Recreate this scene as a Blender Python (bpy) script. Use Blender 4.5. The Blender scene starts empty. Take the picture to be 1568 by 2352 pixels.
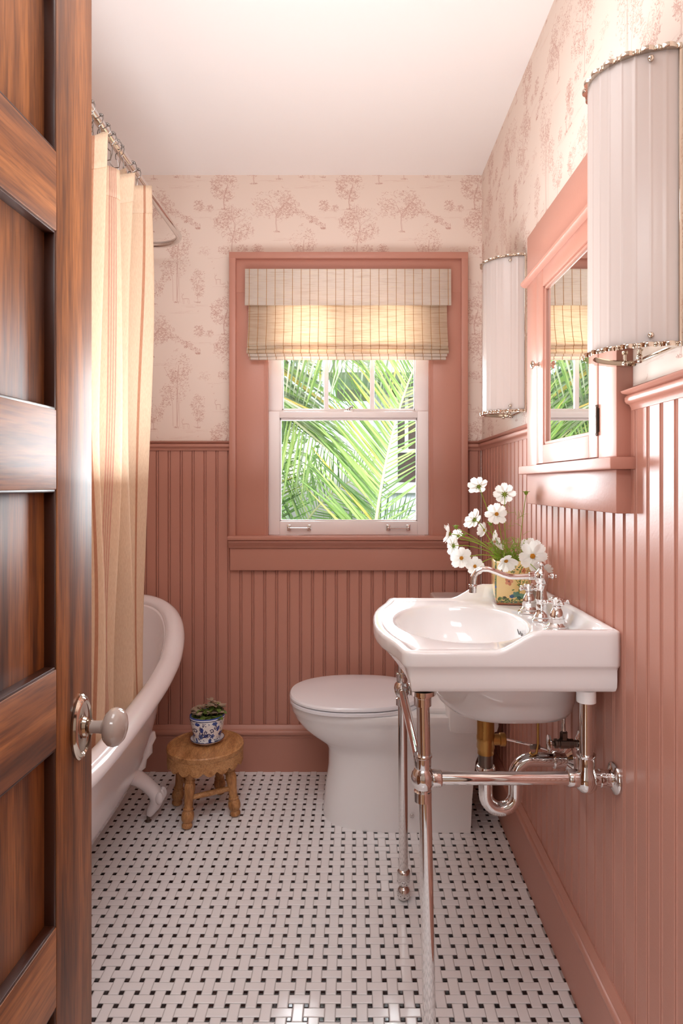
import bpy, bmesh, math, random
import numpy as np
from mathutils import Vector, Matrix, Quaternion, noise as mnoise

SC = bpy.context.scene
COL = SC.collection
pi = math.pi
def lin(c):
    return tuple(((v/255)/12.92 if v/255 <= .04045 else ((v/255+.055)/1.055)**2.4) for v in c)

# ------------------------------------------------------------------ camera
cam = bpy.data.cameras.new('camera'); cob = bpy.data.objects.new('camera', cam); COL.objects.link(cob)
cob.location = (0, 0, 1.25); cob.rotation_euler = (pi/2, 0, 0)
cam.sensor_fit = 'AUTO'; cam.sensor_width = 36
cam.lens = 1450/2352*36
cam.shift_x = -(813-784)/2352; cam.shift_y = (1112-1176)/2352
cam.clip_start = .02
SC.camera = cob
# ------------------------------------------------------------------ world, lights, exposure
W = bpy.data.worlds.new('sky'); SC.world = W; W.use_nodes = True
wn = W.node_tree; wn.nodes.clear()
wo = wn.nodes.new('ShaderNodeOutputWorld'); wb = wn.nodes.new('ShaderNodeBackground')
sky = wn.nodes.new('ShaderNodeTexSky'); sky.sky_type = 'NISHITA'; sky.sun_disc = False
sky.sun_elevation = math.radians(38); sky.sun_rotation = math.radians(205); sky.air_density = 1.0; sky.dust_density = 2.5; sky.ozone_density = 1.0
wb.inputs['Strength'].default_value = 0.62
wn.links.new(sky.outputs[0], wb.inputs[0]); wn.links.new(wb.outputs[0], wo.inputs[0])
SC.view_settings.view_transform = 'Standard'; SC.view_settings.look = 'None'
SC.view_settings.gamma = 1; SC.view_settings.use_curve_mapping = False
SC.view_settings.exposure = 0.2
SC.cycles.max_bounces = 10; SC.cycles.diffuse_bounces = 6; SC.cycles.glossy_bounces = 5
SC.cycles.transmission_bounces = 6; SC.cycles.transparent_max_bounces = 12
SC.cycles.caustics_reflective = False; SC.cycles.caustics_refractive = False
SC.cycles.sample_clamp_indirect = 6

def light(name, kind, loc, direction, energy, color=(1,1,1), size=None, size_y=None, angle=None, portal=False, spread=None):
    l = bpy.data.lights.new(name, kind); l.energy = energy; l.color = color
    if kind == 'AREA':
        l.shape = 'RECTANGLE'; l.size = size; l.size_y = size_y or size
        if portal: l.cycles.is_portal = True
        if spread: l.spread = spread
    if angle is not None: l.angle = angle
    o = bpy.data.objects.new(name, l); COL.objects.link(o); o.location = loc
    o.rotation_euler = Vector(direction).to_track_quat('-Z', 'Y').to_euler()
    return o
light('sun', 'SUN', (-2, 6, 5), (.50, -.80, -.40), 3.8, (1, .97, .93), angle=math.radians(1.5))
light('window_daylight_left', 'AREA', (-.40, 2.99, 1.50), (.40, -1, -.32), 66, (.90, .955, 1.0), .44, 1.0)
light('window_daylight_right', 'AREA', (.36, 2.99, 1.50), (-.08, -1, -.30), 44, (.90, .955, 1.0), .40, 1.0)
light('hall_fill', 'AREA', (.0, -.75, 2.5), (0, 1, -.9), 22, (.93, .97, 1.0), 1.6, .5)  # unseen soft fill added behind the camera, from the hall side
light('hall_daylight_fill', 'AREA', (-1.5, -1.05, 1.0), (1, .72, -.02), 36, (.90, .955, 1.0), .9, 1.5)  # added fill standing in for door-side daylight; the hall has no window
light('ceiling_fill', 'AREA', (-.30, .85, 2.42), (0, .25, -1), 9, (.99, .985, 1), .9, .7)  # unseen fill added overhead; the bathroom has no fitting there
light('ceiling_bounce_fill', 'AREA', (-.15, 1.45, 1.252), (0, 0, 1), 14, (.98, .985, 1), .9, .8)  # unseen upward light added to brighten the ceiling

# ------------------------------------------------------------------ material helpers
def mat(name, color=(200,200,200), rough=.5, metal=0, spec=.5, coat=0, bump=None, srgb=True, sss=0, trans=0):
    m = bpy.data.materials.new(name); m.use_nodes = True
    b = m.node_tree.nodes['Principled BSDF']
    b.inputs['Base Color'].default_value = (*(lin(color) if srgb else color), 1)
    b.inputs['Roughness'].default_value = rough; b.inputs['Metallic'].default_value = metal
    b.inputs['Specular IOR Level'].default_value = spec
    b.inputs['Coat Weight'].default_value = coat
    if coat: b.inputs['Coat Roughness'].default_value = max(.04, rough*.7)
    if sss: b.inputs['Subsurface Weight'].default_value = sss; b.inputs['Subsurface Scale'].default_value = .01
    if bump:
        sc, st = bump
        n = N(m, 'ShaderNodeTexNoise'); n.inputs['Scale'].default_value = sc; n.inputs['Detail'].default_value = 4
        tc = N(m, 'ShaderNodeTexCoord'); L(m, tc, 'Object', n, 'Vector')
        bp = N(m, 'ShaderNodeBump'); bp.inputs['Strength'].default_value = st; bp.inputs['Distance'].default_value = .002
        L(m, n, 'Fac', bp, 'Height'); L(m, bp, 'Normal', b, 'Normal')
    return m
def N(m, t): return m.node_tree.nodes.new(t)
def L(m, a, ao, b, bi): m.node_tree.links.new(a.outputs[ao], b.inputs[bi])
def ramp(m, stops):
    r = N(m, 'ShaderNodeValToRGB'); e = r.color_ramp.elements
    while len(e) < len(stops): e.new(.5)
    for i, (p, c) in enumerate(stops): e[i].position = p; e[i].color = (*lin(c), 1)
    return r
def vary(m, c1, c2, scale=30, vec=(1,1,1), detail=5, coord='Object', lo=.3, hi=.7):
    b = m.node_tree.nodes['Principled BSDF']
    tc = N(m, 'ShaderNodeTexCoord'); mp = N(m, 'ShaderNodeMapping'); mp.inputs['Scale'].default_value = vec
    n = N(m, 'ShaderNodeTexNoise'); n.inputs['Scale'].default_value = scale; n.inputs['Detail'].default_value = detail
    r = ramp(m, [(lo, c1), (hi, c2)])
    L(m, tc, coord, mp, 'Vector'); L(m, mp, 'Vector', n, 'Vector'); L(m, n, 'Fac', r, 'Fac'); L(m, r, 'Color', b, 'Base Color')
    return n
def wood(name, c1, c2, c3, vec, scale=6, rough=.3, coat=.3):
    m = mat(name, c1, rough, coat=coat); b = m.node_tree.nodes['Principled BSDF']
    tc = N(m, 'ShaderNodeTexCoord'); mp = N(m, 'ShaderNodeMapping'); mp.inputs['Scale'].default_value = vec
    n0 = N(m, 'ShaderNodeTexNoise'); n0.inputs['Scale'].default_value = scale; n0.inputs['Detail'].default_value = 3; n0.inputs['Distortion'].default_value = .8
    r = ramp(m, [(.28, c1), (.46, c2), (.62, c3), (.78, c2)])
    n2 = N(m, 'ShaderNodeTexNoise'); n2.inputs['Scale'].default_value = scale*9; n2.inputs['Detail'].default_value = 6
    mx = N(m, 'ShaderNodeMix'); mx.data_type = 'RGBA'; mx.blend_type = 'MULTIPLY'; mx.inputs[0].default_value = .55
    r2 = ramp(m, [(.35, (150,130,120)), (.6, (255,255,255))])
    oi = N(m, 'ShaderNodeObjectInfo'); ad = N(m, 'ShaderNodeVectorMath'); ad.operation = 'ADD'
    ml = N(m, 'ShaderNodeMath'); ml.operation = 'MULTIPLY'; ml.inputs[1].default_value = 37
    L(m, oi, 'Random', ml, 0); m.node_tree.links.new(ml.outputs[0], ad.inputs[1])
    L(m, tc, 'Object', mp, 'Vector'); L(m, mp, 'Vector', ad, 0)
    for n in (n0, n2): m.node_tree.links.new(ad.outputs[0], n.inputs['Vector'])
    L(m, n0, 'Fac', r, 'Fac'); L(m, n2, 'Fac', r2, 'Fac')
    m.node_tree.links.new(r.outputs[0], mx.inputs[6]); m.node_tree.links.new(r2.outputs[0], mx.inputs[7])
    m.node_tree.links.new(mx.outputs[2], b.inputs['Base Color'])
    bp = N(m, 'ShaderNodeBump'); bp.inputs['Strength'].default_value = .15; bp.inputs['Distance'].default_value = .001
    L(m, n2, 'Fac', bp, 'Height'); L(m, bp, 'Normal', b, 'Normal')
    return m
def translucent(m, amount, color):
    """leaf, petal and cloth: part of the light passes through"""
    nt = m.node_tree; b = nt.nodes['Principled BSDF']; out = nt.nodes['Material Output']
    t = N(m, 'ShaderNodeBsdfTranslucent'); mx = N(m, 'ShaderNodeMixShader'); mx.inputs[0].default_value = amount
    src = b.inputs['Base Color'].links
    if src and color is None: nt.links.new(src[0].from_socket, t.inputs['Color'])
    else: t.inputs['Color'].default_value = (*lin(color or (255,255,255)), 1)
    nt.links.new(b.outputs[0], mx.inputs[1]); nt.links.new(t.outputs[0], mx.inputs[2]); nt.links.new(mx.outputs[0], out.inputs['Surface'])
    return m

# ------------------------------------------------------------------ mesh helpers
class MB:
    def __init__(s): s.v = []; s.f = []; s.uv = {}
    def add(s, vs, fs):
        o = len(s.v); s.v += [tuple(v) for v in vs]; s.f += [tuple(i+o for i in f) for f in fs]; return s
    def box(s, x0, x1, y0, y1, z0, z1, bev=0):
        if bev <= 0:
            return s.add([(x0,y0,z0),(x1,y0,z0),(x1,y1,z0),(x0,y1,z0),(x0,y0,z1),(x1,y0,z1),(x1,y1,z1),(x0,y1,z1)],
                [(0,3,2,1),(4,5,6,7),(0,1,5,4),(1,2,6,5),(2,3,7,6),(3,0,4,7)])
        bm = bmesh.new(); bmesh.ops.create_cube(bm, size=1)
        for v in bm.verts: v.co = Vector(((x0+x1)/2+v.co.x*(x1-x0), (y0+y1)/2+v.co.y*(y1-y0), (z0+z1)/2+v.co.z*(z1-z0)))
        bev = min(bev, .45*min(abs(x1-x0), abs(y1-y0), abs(z1-z0)))
        bmesh.ops.bevel(bm, geom=list(bm.edges), offset=bev, segments=2, affect='EDGES', profile=.5)
        bm.verts.ensure_lookup_table()
        s.add([v.co[:] for v in bm.verts], [[v.index for v in f.verts] for f in bm.faces]); bm.free(); return s
    def rings(s, R, closed=True, cap0=False, cap1=False, loop=False):
        n = len(R[0]); o = len(s.v)
        for r in R: s.v += [tuple(p) for p in r]
        m = len(R)
        for i in range(m if loop else m-1):
            a = o+i*n; b = o+((i+1) % m)*n
            for j in range(n if closed else n-1):
                k = (j+1) % n; s.f.append((a+j, a+k, b+k, b+j))
        if cap0: s.f.append(tuple(o+j for j in reversed(range(n))))
        if cap1: s.f.append(tuple(o+(m-1)*n+j for j in range(n)))
        return s
    def lathe(s, prof, c=(0,0,0), axis='Z', n=24, cap0=True, cap1=True, sx=1, sy=1):
        """prof: (radius, height) along axis from c"""
        R = []
        for r, h in prof:
            ring = []
            for j in range(n):
                a = 2*pi*j/n; u, v = r*math.cos(a)*sx, r*math.sin(a)*sy
                p = {'Z': (u, v, h), 'X': (h, u, v), 'Y': (v, h, u)}[axis]
                ring.append((c[0]+p[0], c[1]+p[1], c[2]+p[2]))
            R.append(ring)
        return s.rings(R, cap0=cap0, cap1=cap1)
    def tube(s, pts, rad, n=12, cap=True, loop=False):
        pts = [Vector(p) for p in pts]; m = len(pts)
        rs = rad if hasattr(rad, '__len__') else [rad]*m
        T = []
        for i in range(m):
            if loop: d = pts[(i+1) % m]-pts[i-1]
            else: d = pts[min(i+1, m-1)]-pts[max(i-1, 0)]
            T.append(d.normalized() if d.length > 1e-9 else Vector((0,0,1)))
        up = Vector((0,0,1)) if abs(T[0].z) < .9 else Vector((1,0,0))
        u = T[0].cross(up).normalized(); R = []
        for i in range(m):
            u = (u - T[i]*u.dot(T[i])).normalized(); w = T[i].cross(u)
            R.append([pts[i]+(u*math.cos(2*pi*j/n)+w*math.sin(2*pi*j/n))*rs[i] for j in range(n)])
        return s.rings(R, cap0=cap and not loop, cap1=cap and not loop, loop=loop)
    def ball(s, c, r, n=14, sc=(1,1,1)):
        m = n//2+1; R = []
        for i in range(m+1):
            t = pi*i/m; rr = max(math.sin(t), .02)
            R.append([(c[0]+r*sc[0]*rr*math.cos(2*pi*j/n), c[1]+r*sc[1]*rr*math.sin(2*pi*j/n), c[2]-r*sc[2]*math.cos(t)) for j in range(n)])
        return s.rings(R, cap0=True, cap1=True)
    def grid(s, P, double=False):
        h = len(P); w = len(P[0]); o = len(s.v)
        for r in P: s.v += [tuple(p) for p in r]
        for i in range(h-1):
            for j in range(w-1): s.f.append((o+i*w+j, o+i*w+j+1, o+(i+1)*w+j+1, o+(i+1)*w+j))
        return s
    def prism(s, poly, axis, a, b):
        """poly of 2D points extruded between a and b along axis"""
        def p3(p, t): return {'X': (t, p[0], p[1]), 'Y': (p[0], t, p[1]), 'Z': (p[0], p[1], t)}[axis]
        return s.rings([[p3(p, a) for p in poly], [p3(p, b) for p in poly]], cap0=True, cap1=True)
    def xf(s, M):
        s.v = [tuple(M @ Vector(v)) for v in s.v]; return s

def wloc(o):
    v = Vector((0,0,0))
    while o is not None: v += o.location; o = o.parent
    return v
def mesh_of(name, mb, m, off=(0,0,0), smooth=True, ang=35, fix=True):
    me = bpy.data.meshes.new(name); off = Vector(off)
    me.from_pydata([tuple(Vector(v)-off) for v in mb.v], [], mb.f)
    if fix:
        bm = bmesh.new(); bm.from_mesh(me)
        bmesh.ops.recalc_face_normals(bm, faces=bm.faces); bm.to_mesh(me); bm.free()
    if m: me.materials.append(m)
    if smooth:
        me.polygons.foreach_set('use_smooth', [True]*len(me.polygons)); me.set_sharp_from_angle(angle=math.radians(ang))
    return me
def obj(name, mb, m, parent=None, smooth=True, ang=35, fix=True, label=None, subsurf=0, thick=0):
    off = wloc(parent) if parent else Vector((0,0,0))
    o = bpy.data.objects.new(name, mesh_of(name, mb, m, off, smooth, ang, fix)); COL.objects.link(o)
    if parent: o.parent = parent
    if label: o['label'] = label
    if thick:
        md = o.modifiers.new('thick', 'SOLIDIFY'); md.thickness = thick; md.offset = 0
    if subsurf:
        md = o.modifiers.new('sub', 'SUBSURF'); md.levels = subsurf; md.render_levels = subsurf
    return o
def tag(o, label, cat, group=None, kind=None):
    if label: o['label'] = label
    if cat: o['category'] = cat
    if group: o['group'] = group
    if kind: o['kind'] = kind
    return o
def thing(name, loc, label, cat, group=None, kind=None):
    o = bpy.data.objects.new(name, None); COL.objects.link(o); o.location = loc; o.empty_display_size = .05
    return tag(o, label, cat, group, kind)
def struct(name, mb, m, parent=None, **k):
    o = obj(name, mb, m, parent, **k)
    if not parent: o['kind'] = 'structure'
    return o
def copy_tree(o, parent=None):
    c = o.copy(); COL.objects.link(c)
    if parent: c.parent = parent
    for ch in list(o.children): copy_tree(ch, c)
    return c
def recenter(o, c):
    """put a mesh object's origin at local point c"""
    c = Vector(c); o.data.transform(Matrix.Translation(-c)); o.location = o.location + c

# ------------------------------------------------------------------ drawn prints (made here from strokes)
class Canvas:
    def __init__(s, w, h, base):
        s.w, s.h = w, h; s.img = np.ones((h, w, 3), np.float32)*np.array(base, np.float32)/255; s.ink = np.zeros((h, w), np.float32)
    def splat(s, xs, ys, a, r=1.0):
        xs = np.asarray(xs); ys = np.asarray(ys); k = int(math.ceil(r+.5))
        x0 = np.floor(xs).astype(int); y0 = np.floor(ys).astype(int)
        for dx in range(-k, k+1):
            for dy in range(-k, k+1):
                d = np.hypot(x0+dx+.5-xs, y0+dy+.5-ys); wgt = np.clip(r+.5-d, 0, 1)*a
                np.maximum.at(s.ink, ((y0+dy) % s.h, (x0+dx) % s.w), wgt)
    def line(s, pts, a=.8, r=1.0):
        for (x0, y0), (x1, y1) in zip(pts[:-1], pts[1:]):
            n = max(2, int(math.hypot(x1-x0, y1-y0)/.7)); t = np.linspace(0, 1, n)
            s.splat(x0+(x1-x0)*t, y0+(y1-y0)*t, a, r)
    def commit(s, color, mask=None):
        m = (s.ink if mask is None else mask)[..., None]; s.img = s.img*(1-m)+np.array(color, np.float32)/255*m; s.ink[:] = 0
    def blob(s, cx, cy, rx, ry, color, ang=0, a=1.0, lobes=0, seed=0, amp=.15):
        R = int(max(rx, ry)*1.4)+2; X, Y = np.meshgrid(np.arange(int(cx)-R, int(cx)+R), np.arange(int(cy)-R, int(cy)+R))
        dx, dy = X-cx, Y-cy; u = dx*math.cos(ang)+dy*math.sin(ang); v = -dx*math.sin(ang)+dy*math.cos(ang)
        th = np.arctan2(v/ry, u/rx); rr = np.hypot(u/rx, v/ry)
        if lobes: rr = rr/(1+amp*np.cos(lobes*th+seed))
        m = np.clip((1-rr)*min(rx, ry)+.5, 0, 1)*a
        Yi, Xi = Y % s.h, X % s.w
        s.img[Yi, Xi] = s.img[Yi, Xi]*(1-m[..., None])+np.array(color, np.float32)/255*m[..., None]
    def image(s, name):
        im = bpy.data.images.new(name, s.w, s.h); px = np.ones((s.h, s.w, 4), np.float32); px[..., :3] = s.img[::-1]
        im.pixels.foreach_set(px.ravel()); im.update(); im.pack(); return im
def printed(m, im, coord='UV'):
    t = N(m, 'ShaderNodeTexImage'); t.image = im; t.interpolation = 'Cubic'
    tc = N(m, 'ShaderNodeTexCoord'); L(m, tc, coord, t, 'Vector'); L(m, t, 'Color', m.node_tree.nodes['Principled BSDF'], 'Base Color')
    return t
def set_uv(o, fn):
    me = o.data; uvl = me.uv_layers.new(name='UVMap')
    for lp in me.loops: uvl.data[lp.index].uv = fn(me.vertices[lp.vertex_index].co)

# toile wallpaper repeat: 285 px of the photo -> 1140 px
rng = np.random.default_rng(4); rnd = random.Random(4)
T = Canvas(1140, 1140, (231, 214, 202)); K = 4.0
def tp(x, y): return ((x-370)*K, (y-425)*K)
def scrib(cx, cy, rx, ry, n, a=.6, size=5.5, up=True):
    for _ in range(n):
        t = rnd.uniform(0, 2*pi); q = math.sqrt(rnd.uniform(.02, 1)); q = q*(1+.13*math.sin(5*t+cx)); x = cx+rx*q*math.cos(t); y = cy+ry*q*math.sin(t)
        d = rnd.uniform(-.9, .9)+(0 if rnd.random() < .7 else pi/2); l = rnd.uniform(.35, 1)*size
        c = rnd.uniform(-1.2, 1.2); aa = a*rnd.uniform(.35, 1.0)*(1.0 if rnd.random() < .85 else 1.25)
        pts = []
        for i in range(6):
            s_ = i/5; pts.append(tp(x+l*(s_-.5)*math.cos(d+c*(s_-.5)), y+l*(s_-.5)*math.sin(d+c*(s_-.5))))
        T.line(pts, min(aa*1.5, 1), rnd.uniform(1.0, 2.0))
def branch(x, y, ang, l, w, depth, a=.75):
    x1, y1 = x+l*math.cos(ang), y-l*math.sin(ang); mx, my = (x+x1)/2+rnd.uniform(-.08, .08)*l, (y+y1)/2
    T.line([tp(x, y), tp(mx, my), tp(x1, y1)], a, max(.8, w*K*.25))
    if w > 1.5: T.line([tp(x+w*.8, y), tp(mx+w*.8, my), tp(x1+w*.4, y1)], a*.9, .8)
    if depth:
        for k in range(3 if depth > 1 else 2): branch(x1, y1, ang+rnd.uniform(-.85, .85), l*rnd.uniform(.55, .8), w*.65, depth-1, a)
def tree(bx, by, cx, cy, rx, ry, n_, w=2.2, depth=3, a=.62, size=5.5, spread=7):
    n = int(n_*.75); h = by-cy; branch(bx, by, pi/2+(bx-cx)/max(h, 1)*.6, h*.62, w, depth, a+.1)
    for _ in range(spread):
        t = rnd.uniform(0, 2*pi); scrib(cx+rx*.62*math.cos(t), cy+ry*.62*math.sin(t), rx*.42, ry*.36, n//spread, a, size)
    scrib(cx, cy, rx, ry, n//2, a*.7, size)
    for k in range(7): scrib(bx+rnd.uniform(-5, 5), by+1, 6, 1.5, 3, a, 4)
def ground(x0, x1, y, n=10, a=.35):
    for _ in range(n):
        xa = rnd.uniform(x0, x1-8); l = rnd.uniform(8, 30); yy = y+rnd.uniform(-3, 3)
        T.line([tp(xa, yy), tp(xa+l/2, yy+rnd.uniform(-1, 1)), tp(xa+l, yy+rnd.uniform(-1.2, 1.2))], a*rnd.uniform(.6, 1.3), .75)
tree(414, 529, 410, 470, 52, 38, 560, 2.8, 3, size=6.5, spread=9)
tree(472, 690, 475, 555, 30, 38, 300, 1.8, 1, size=5.5)
T.line([tp(472, 690), tp(471, 640), tp(473, 580), tp(476, 550)], .75, 2.4); T.line([tp(478, 690), tp(477, 640), tp(480, 590)], .6, 1.2)
scrib(478, 600, 24, 34, 120, .5, 5)
T.line([tp(463, 688), tp(462, 640), tp(457, 612)], .7, 1.6); scrib(450, 612, 17, 20, 130, .6, 5); scrib(446, 636, 11, 12, 60, .6, 5)
tree(418, 694, 418, 658, 24, 26, 260, 1.6, 2, size=5)
tree(367, 622, 366, 592, 15, 26, 170, 1.8, 2, a=.8, size=4.5); tree(381, 622, 382, 604, 4, 9, 30, 2, 1, a=.9, size=3)
scrib(407, 612, 8, 9, 60, .6, 4)
tree(580, 478, 580, 428, 32, 34, 420, 3.2, 1, a=.72, size=5.5, spread=9)
scrib(522, 472, 12, 13, 130, .6, 4.5); scrib(547, 477, 8, 8, 60, .65, 4)
tree(597, 588, 602, 515, 46, 44, 620, 2.4, 3, a=.68, size=5.8, spread=10); scrib(580, 572, 16, 10, 80, .6, 5); scrib(620, 570, 14, 10, 70, .6, 5)
scrib(535, 575, 15, 10, 60, .3, 5)
tree(362, 705, 360, 672, 16, 20, 150, 2.4, 2, a=.65, size=5)
tree(653, 600, 655, 572, 14, 14, 120, 2, 2, a=.7, size=4.5); scrib(520, 640, 16, 24, 180, .55, 5); tree(520, 690, 520, 665, 14, 16, 100, 1.5, 1, a=.6)
for i in range(26): scrib(455+i*2.6, 482+i*1.3+rnd.uniform(-5, 5), 6, 4, 7, .65, 4)
scrib(520, 522, 6, 3, 40, .95, 3.5); scrib(492, 508, 4, 2.5, 30, .9, 3); T.line([tp(494, 505), tp(494, 495)], .9, 2.5)
def deer(x, y, s_=1):
    for _ in range(3): T.line([tp(x, y), tp(x+8*s_, y-1), tp(x+14*s_, y)], .85, 2.0)
    for dx in (0, 2.5, 12, 14.5): T.line([tp(x+dx*s_, y+1), tp(x+(dx+rnd.uniform(-1, 1))*s_, y+6), tp(x+(dx+1)*s_, y+11)], .8, .9)
    T.line([tp(x, y), tp(x-2, y-5), tp(x-1, y-9), tp(x+2, y-10)], .85, 1.5); T.line([tp(x-1, y-9), tp(x-3, y-14)], .7, .8); T.line([tp(x, y-9), tp(x+2, y-14)], .7, .8)
deer(485, 684); deer(560, 640, .8)
for (x0, x1, y) in ((425, 510, 714), (350, 430, 700), (480, 530, 700), (400, 480, 548), (335, 420, 625), (500, 600, 482), (530, 640, 592), (470, 560, 500), (600, 660, 620), (540, 640, 655)): ground(x0, x1, y, 12)
for (x, y) in ((556, 615), (552, 600), (364, 648), (368, 650), (520, 428), (640, 640)): T.line([tp(x-2, y-2), tp(x, y), tp(x+1, y-3)], .7, 1)
scrib(600, 655, 24, 14, 130, .42, 6); tree(600, 700, 603, 668, 18, 20, 130, 1.5, 2, a=.5)
ink = np.clip(T.ink, 0, 1)*.58
T.commit((168, 112, 98), ink)
toile = T.image('toile_print')

# vase print: cream ground, green branch, flowers, speckled border
V = Canvas(256, 288, (226, 194, 128))
def vase_art():
    V.img[:, :16] = V.img[:, -16:] = np.array((92, 112, 62))/255
    V.img[-30:] = np.array((92, 112, 62))/255; V.img[-14:] = np.array((196, 120, 74))/255
    for i in range(0, 256, 8): V.img[-12:-4, i:i+4] = np.array((120, 50, 36))/255
    r = random.Random(7)
    for _ in range(150):
        e = r.random(); x, y = (r.choice((7, 249)), r.uniform(0, 258)) if e < .6 else (r.uniform(0, 256), r.uniform(262, 270))
        V.blob(x, y, 2.5, 2.5, r.choice([(240,206,128), (160,170,90), (60,80,120), (200,90,60)]))
    for _ in range(5): V.blob(r.choice((8, 248)), r.uniform(150, 258), 8, 9, r.choice([(206,92,60), (52,84,140), (222,130,80)]), lobes=5)
    V.line([(175, 250), (168, 190), (178, 130), (170, 80), (190, 40)], 1, 3); V.line([(172, 150), (140, 110), (130, 70)], .9, 2); V.line([(172, 170), (205, 130), (220, 80)], .9, 2)
    V.line([(178, 120), (150, 90)], .9, 2); V.commit((96, 110, 44))
    for _ in range(26): V.blob(r.uniform(110, 232), r.uniform(26, 190), 9, 4, r.choice([(92,112,52), (120,134,64), (70,92,60)]), r.uniform(0, 3))
    for (x, y, q) in ((100, 130, 26), (60, 60, 15), (200, 60, 16), (225, 150, 15)):
        for k in range(5): V.blob(x+q*.62*math.cos(k*1.257), y+q*.62*math.sin(k*1.257), q*.5, q*.42, r.choice([(190,112,72), (206,134,92)]), k*1.257)
        V.blob(x, y, q*.25, q*.25, (120, 60, 40))
    for (x, y) in ((60, 60), (130, 40)):
        for k in range(5): V.blob(x+10*math.cos(k*1.257), y+10*math.sin(k*1.257), 8, 3, (74, 92, 112), k*1.257)
    for (x, y, q, c) in ((150, 215, 26, (90,130,112)), (190, 225, 24, (110,150,124)), (120, 228, 16, (52,84,120)), (222, 232, 14, (52,84,130)), (70, 238, 14, (56,60,40)), (40, 240, 12, (120,140,70)), (168, 235, 15, (60,100,90))):
        V.blob(x, y, q, q*.7, c, lobes=6, seed=q)
    for _ in range(40): V.blob(r.uniform(24, 232), r.uniform(240, 256), 7, 4, r.choice([(80,100,50), (120,140,70), (64,80,44)]))
vase_art(); vase_img = V.image('vase_print')
# blue and white pot print
B = Canvas(1024, 256, (240, 240, 240))
def pot_art():
    r = random.Random(11); dk = (22, 34, 84); mid = (40, 66, 142)
    for i in range(24):
        x = i*43+20; y = 44+58*(i % 4); B.blob(x, y, 27, 17, mid, r.uniform(-.5, .5)+(pi/2 if i % 2 else 0), lobes=6, seed=i, amp=.1); B.line([(x-20, y), (x+20, y)], .5, 1.2); B.commit((150,180,220))
    for i in range(34):
        x = i*30+40; y = r.uniform(36, 220); pts = []
        for k in range(22):
            t = k/21*1.6*pi+i; q = 24*(1-k/26); pts.append((x+q*math.cos(t), y+q*math.sin(t)))
        B.line(pts, 1, 4.0)
    for i in range(150):
        x, y = r.uniform(0, 1024), r.uniform(24, 235); t = r.uniform(0, 6); B.line([(x, y), (x+9*math.cos(t), y+9*math.sin(t)), (x+14*math.cos(t+.8), y+14*math.sin(t+.8))], 1, r.uniform(1.5, 3.2))
    B.commit(dk)
    for i in range(8):
        x = i*128+90; y = 170
        for k in range(5): B.blob(x+15*math.cos(k*1.257), y+15*math.sin(k*1.257), 13, 9, (84, 108, 168), k*1.257)
        B.blob(x, y, 6, 6, dk)
    for i in range(18): B.blob(i*57, 244, 26, 10, dk, lobes=4, seed=i)
    B.img[6:11] = np.array(mid)/255
pot_art(); pot_img = B.image('pot_print')

# ------------------------------------------------------------------ materials
PINK = (186, 131, 114)
M = {}
M['paint'] = mat('pink_gloss_paint', PINK, .37, spec=.5, bump=(160, .12))
M['paint_flat'] = mat('pink_paint', PINK, .4, bump=(160, .1))
M['paper'] = mat('toile_wallpaper', (230,210,200), .75, spec=.2); printed(M['paper'], toile)
M['ceiling'] = mat('blush_ceiling_paint', (244, 240, 238), .8, spec=.2)
M['white_paint'] = mat('white_window_paint', (238, 230, 228), .35)
M['plain_wall'] = mat('hall_wall_paint', (232, 224, 216), .7)
M['hall_floor'] = wood('hall_oak_floor', (120,84,56), (150,108,74), (168,124,88), (1, .1, 1), 14)
M['chrome'] = mat('chrome', (225, 222, 220), .045, metal=1)
M['nickel'] = mat('polished_nickel', (205, 192, 178), .09, metal=1)
M['dark_metal'] = mat('aged_nickel', (120, 108, 100), .3, metal=1)
M['steel'] = mat('dull_steel_wire', (150, 144, 140), .2, metal=1)
M['brass'] = mat('raw_brass', (172, 130, 74), .36, metal=1, bump=(300, .2))
M['porcelain'] = mat('white_porcelain', (240, 239, 239), .07, spec=.55, coat=.4)
M['enamel'] = mat('white_bath_enamel', (234, 226, 226), .13, spec=.5, coat=.3)
M['seat'] = mat('white_seat_plastic', (238, 238, 242), .16, coat=.2)
M['tile'] = mat('white_tile', (238, 237, 238), .16, coat=.3)
M['dot'] = mat('black_tile', (20, 19, 22), .10, coat=.5)
M['grout'] = mat('grey_grout', (176, 170, 168), .8)
M['mirror'] = mat('mirror_silver', (245, 248, 246), .0, metal=1)
M['knob_porcelain'] = mat('taupe_porcelain_knob', (176, 162, 154), .1, coat=.6)
M['black'] = mat('black_rubber', (20,20,20), .5)
M['hole'] = mat('dark_hole', (60,60,62), .4)
M['door_v'] = wood('stained_wood_upright', (76,38,14), (128,74,32), (160,98,48), (9, 9, .55), 3.2, .52, .15)
M['door_dark'] = mat('shade_stained_bead', (58, 26, 12), .4, coat=.2)  # shadow of the panel corners and darker stain, both put into this colour
M['door_h'] = wood('stained_wood_crosswise', (96,50,18), (144,84,38), (172,108,56), (9, .55, 9), 3.2, .52, .15)
M['stool'] = wood('honey_oak', (164,112,64), (192,140,88), (206,156,104), (8, 1.2, 8), 5, .5, .1)
M['stool_leg'] = wood('honey_oak_upright', (146,96,50), (178,124,74), (194,142,90), (8, 8, 1.2), 5, .5, .1)

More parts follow.
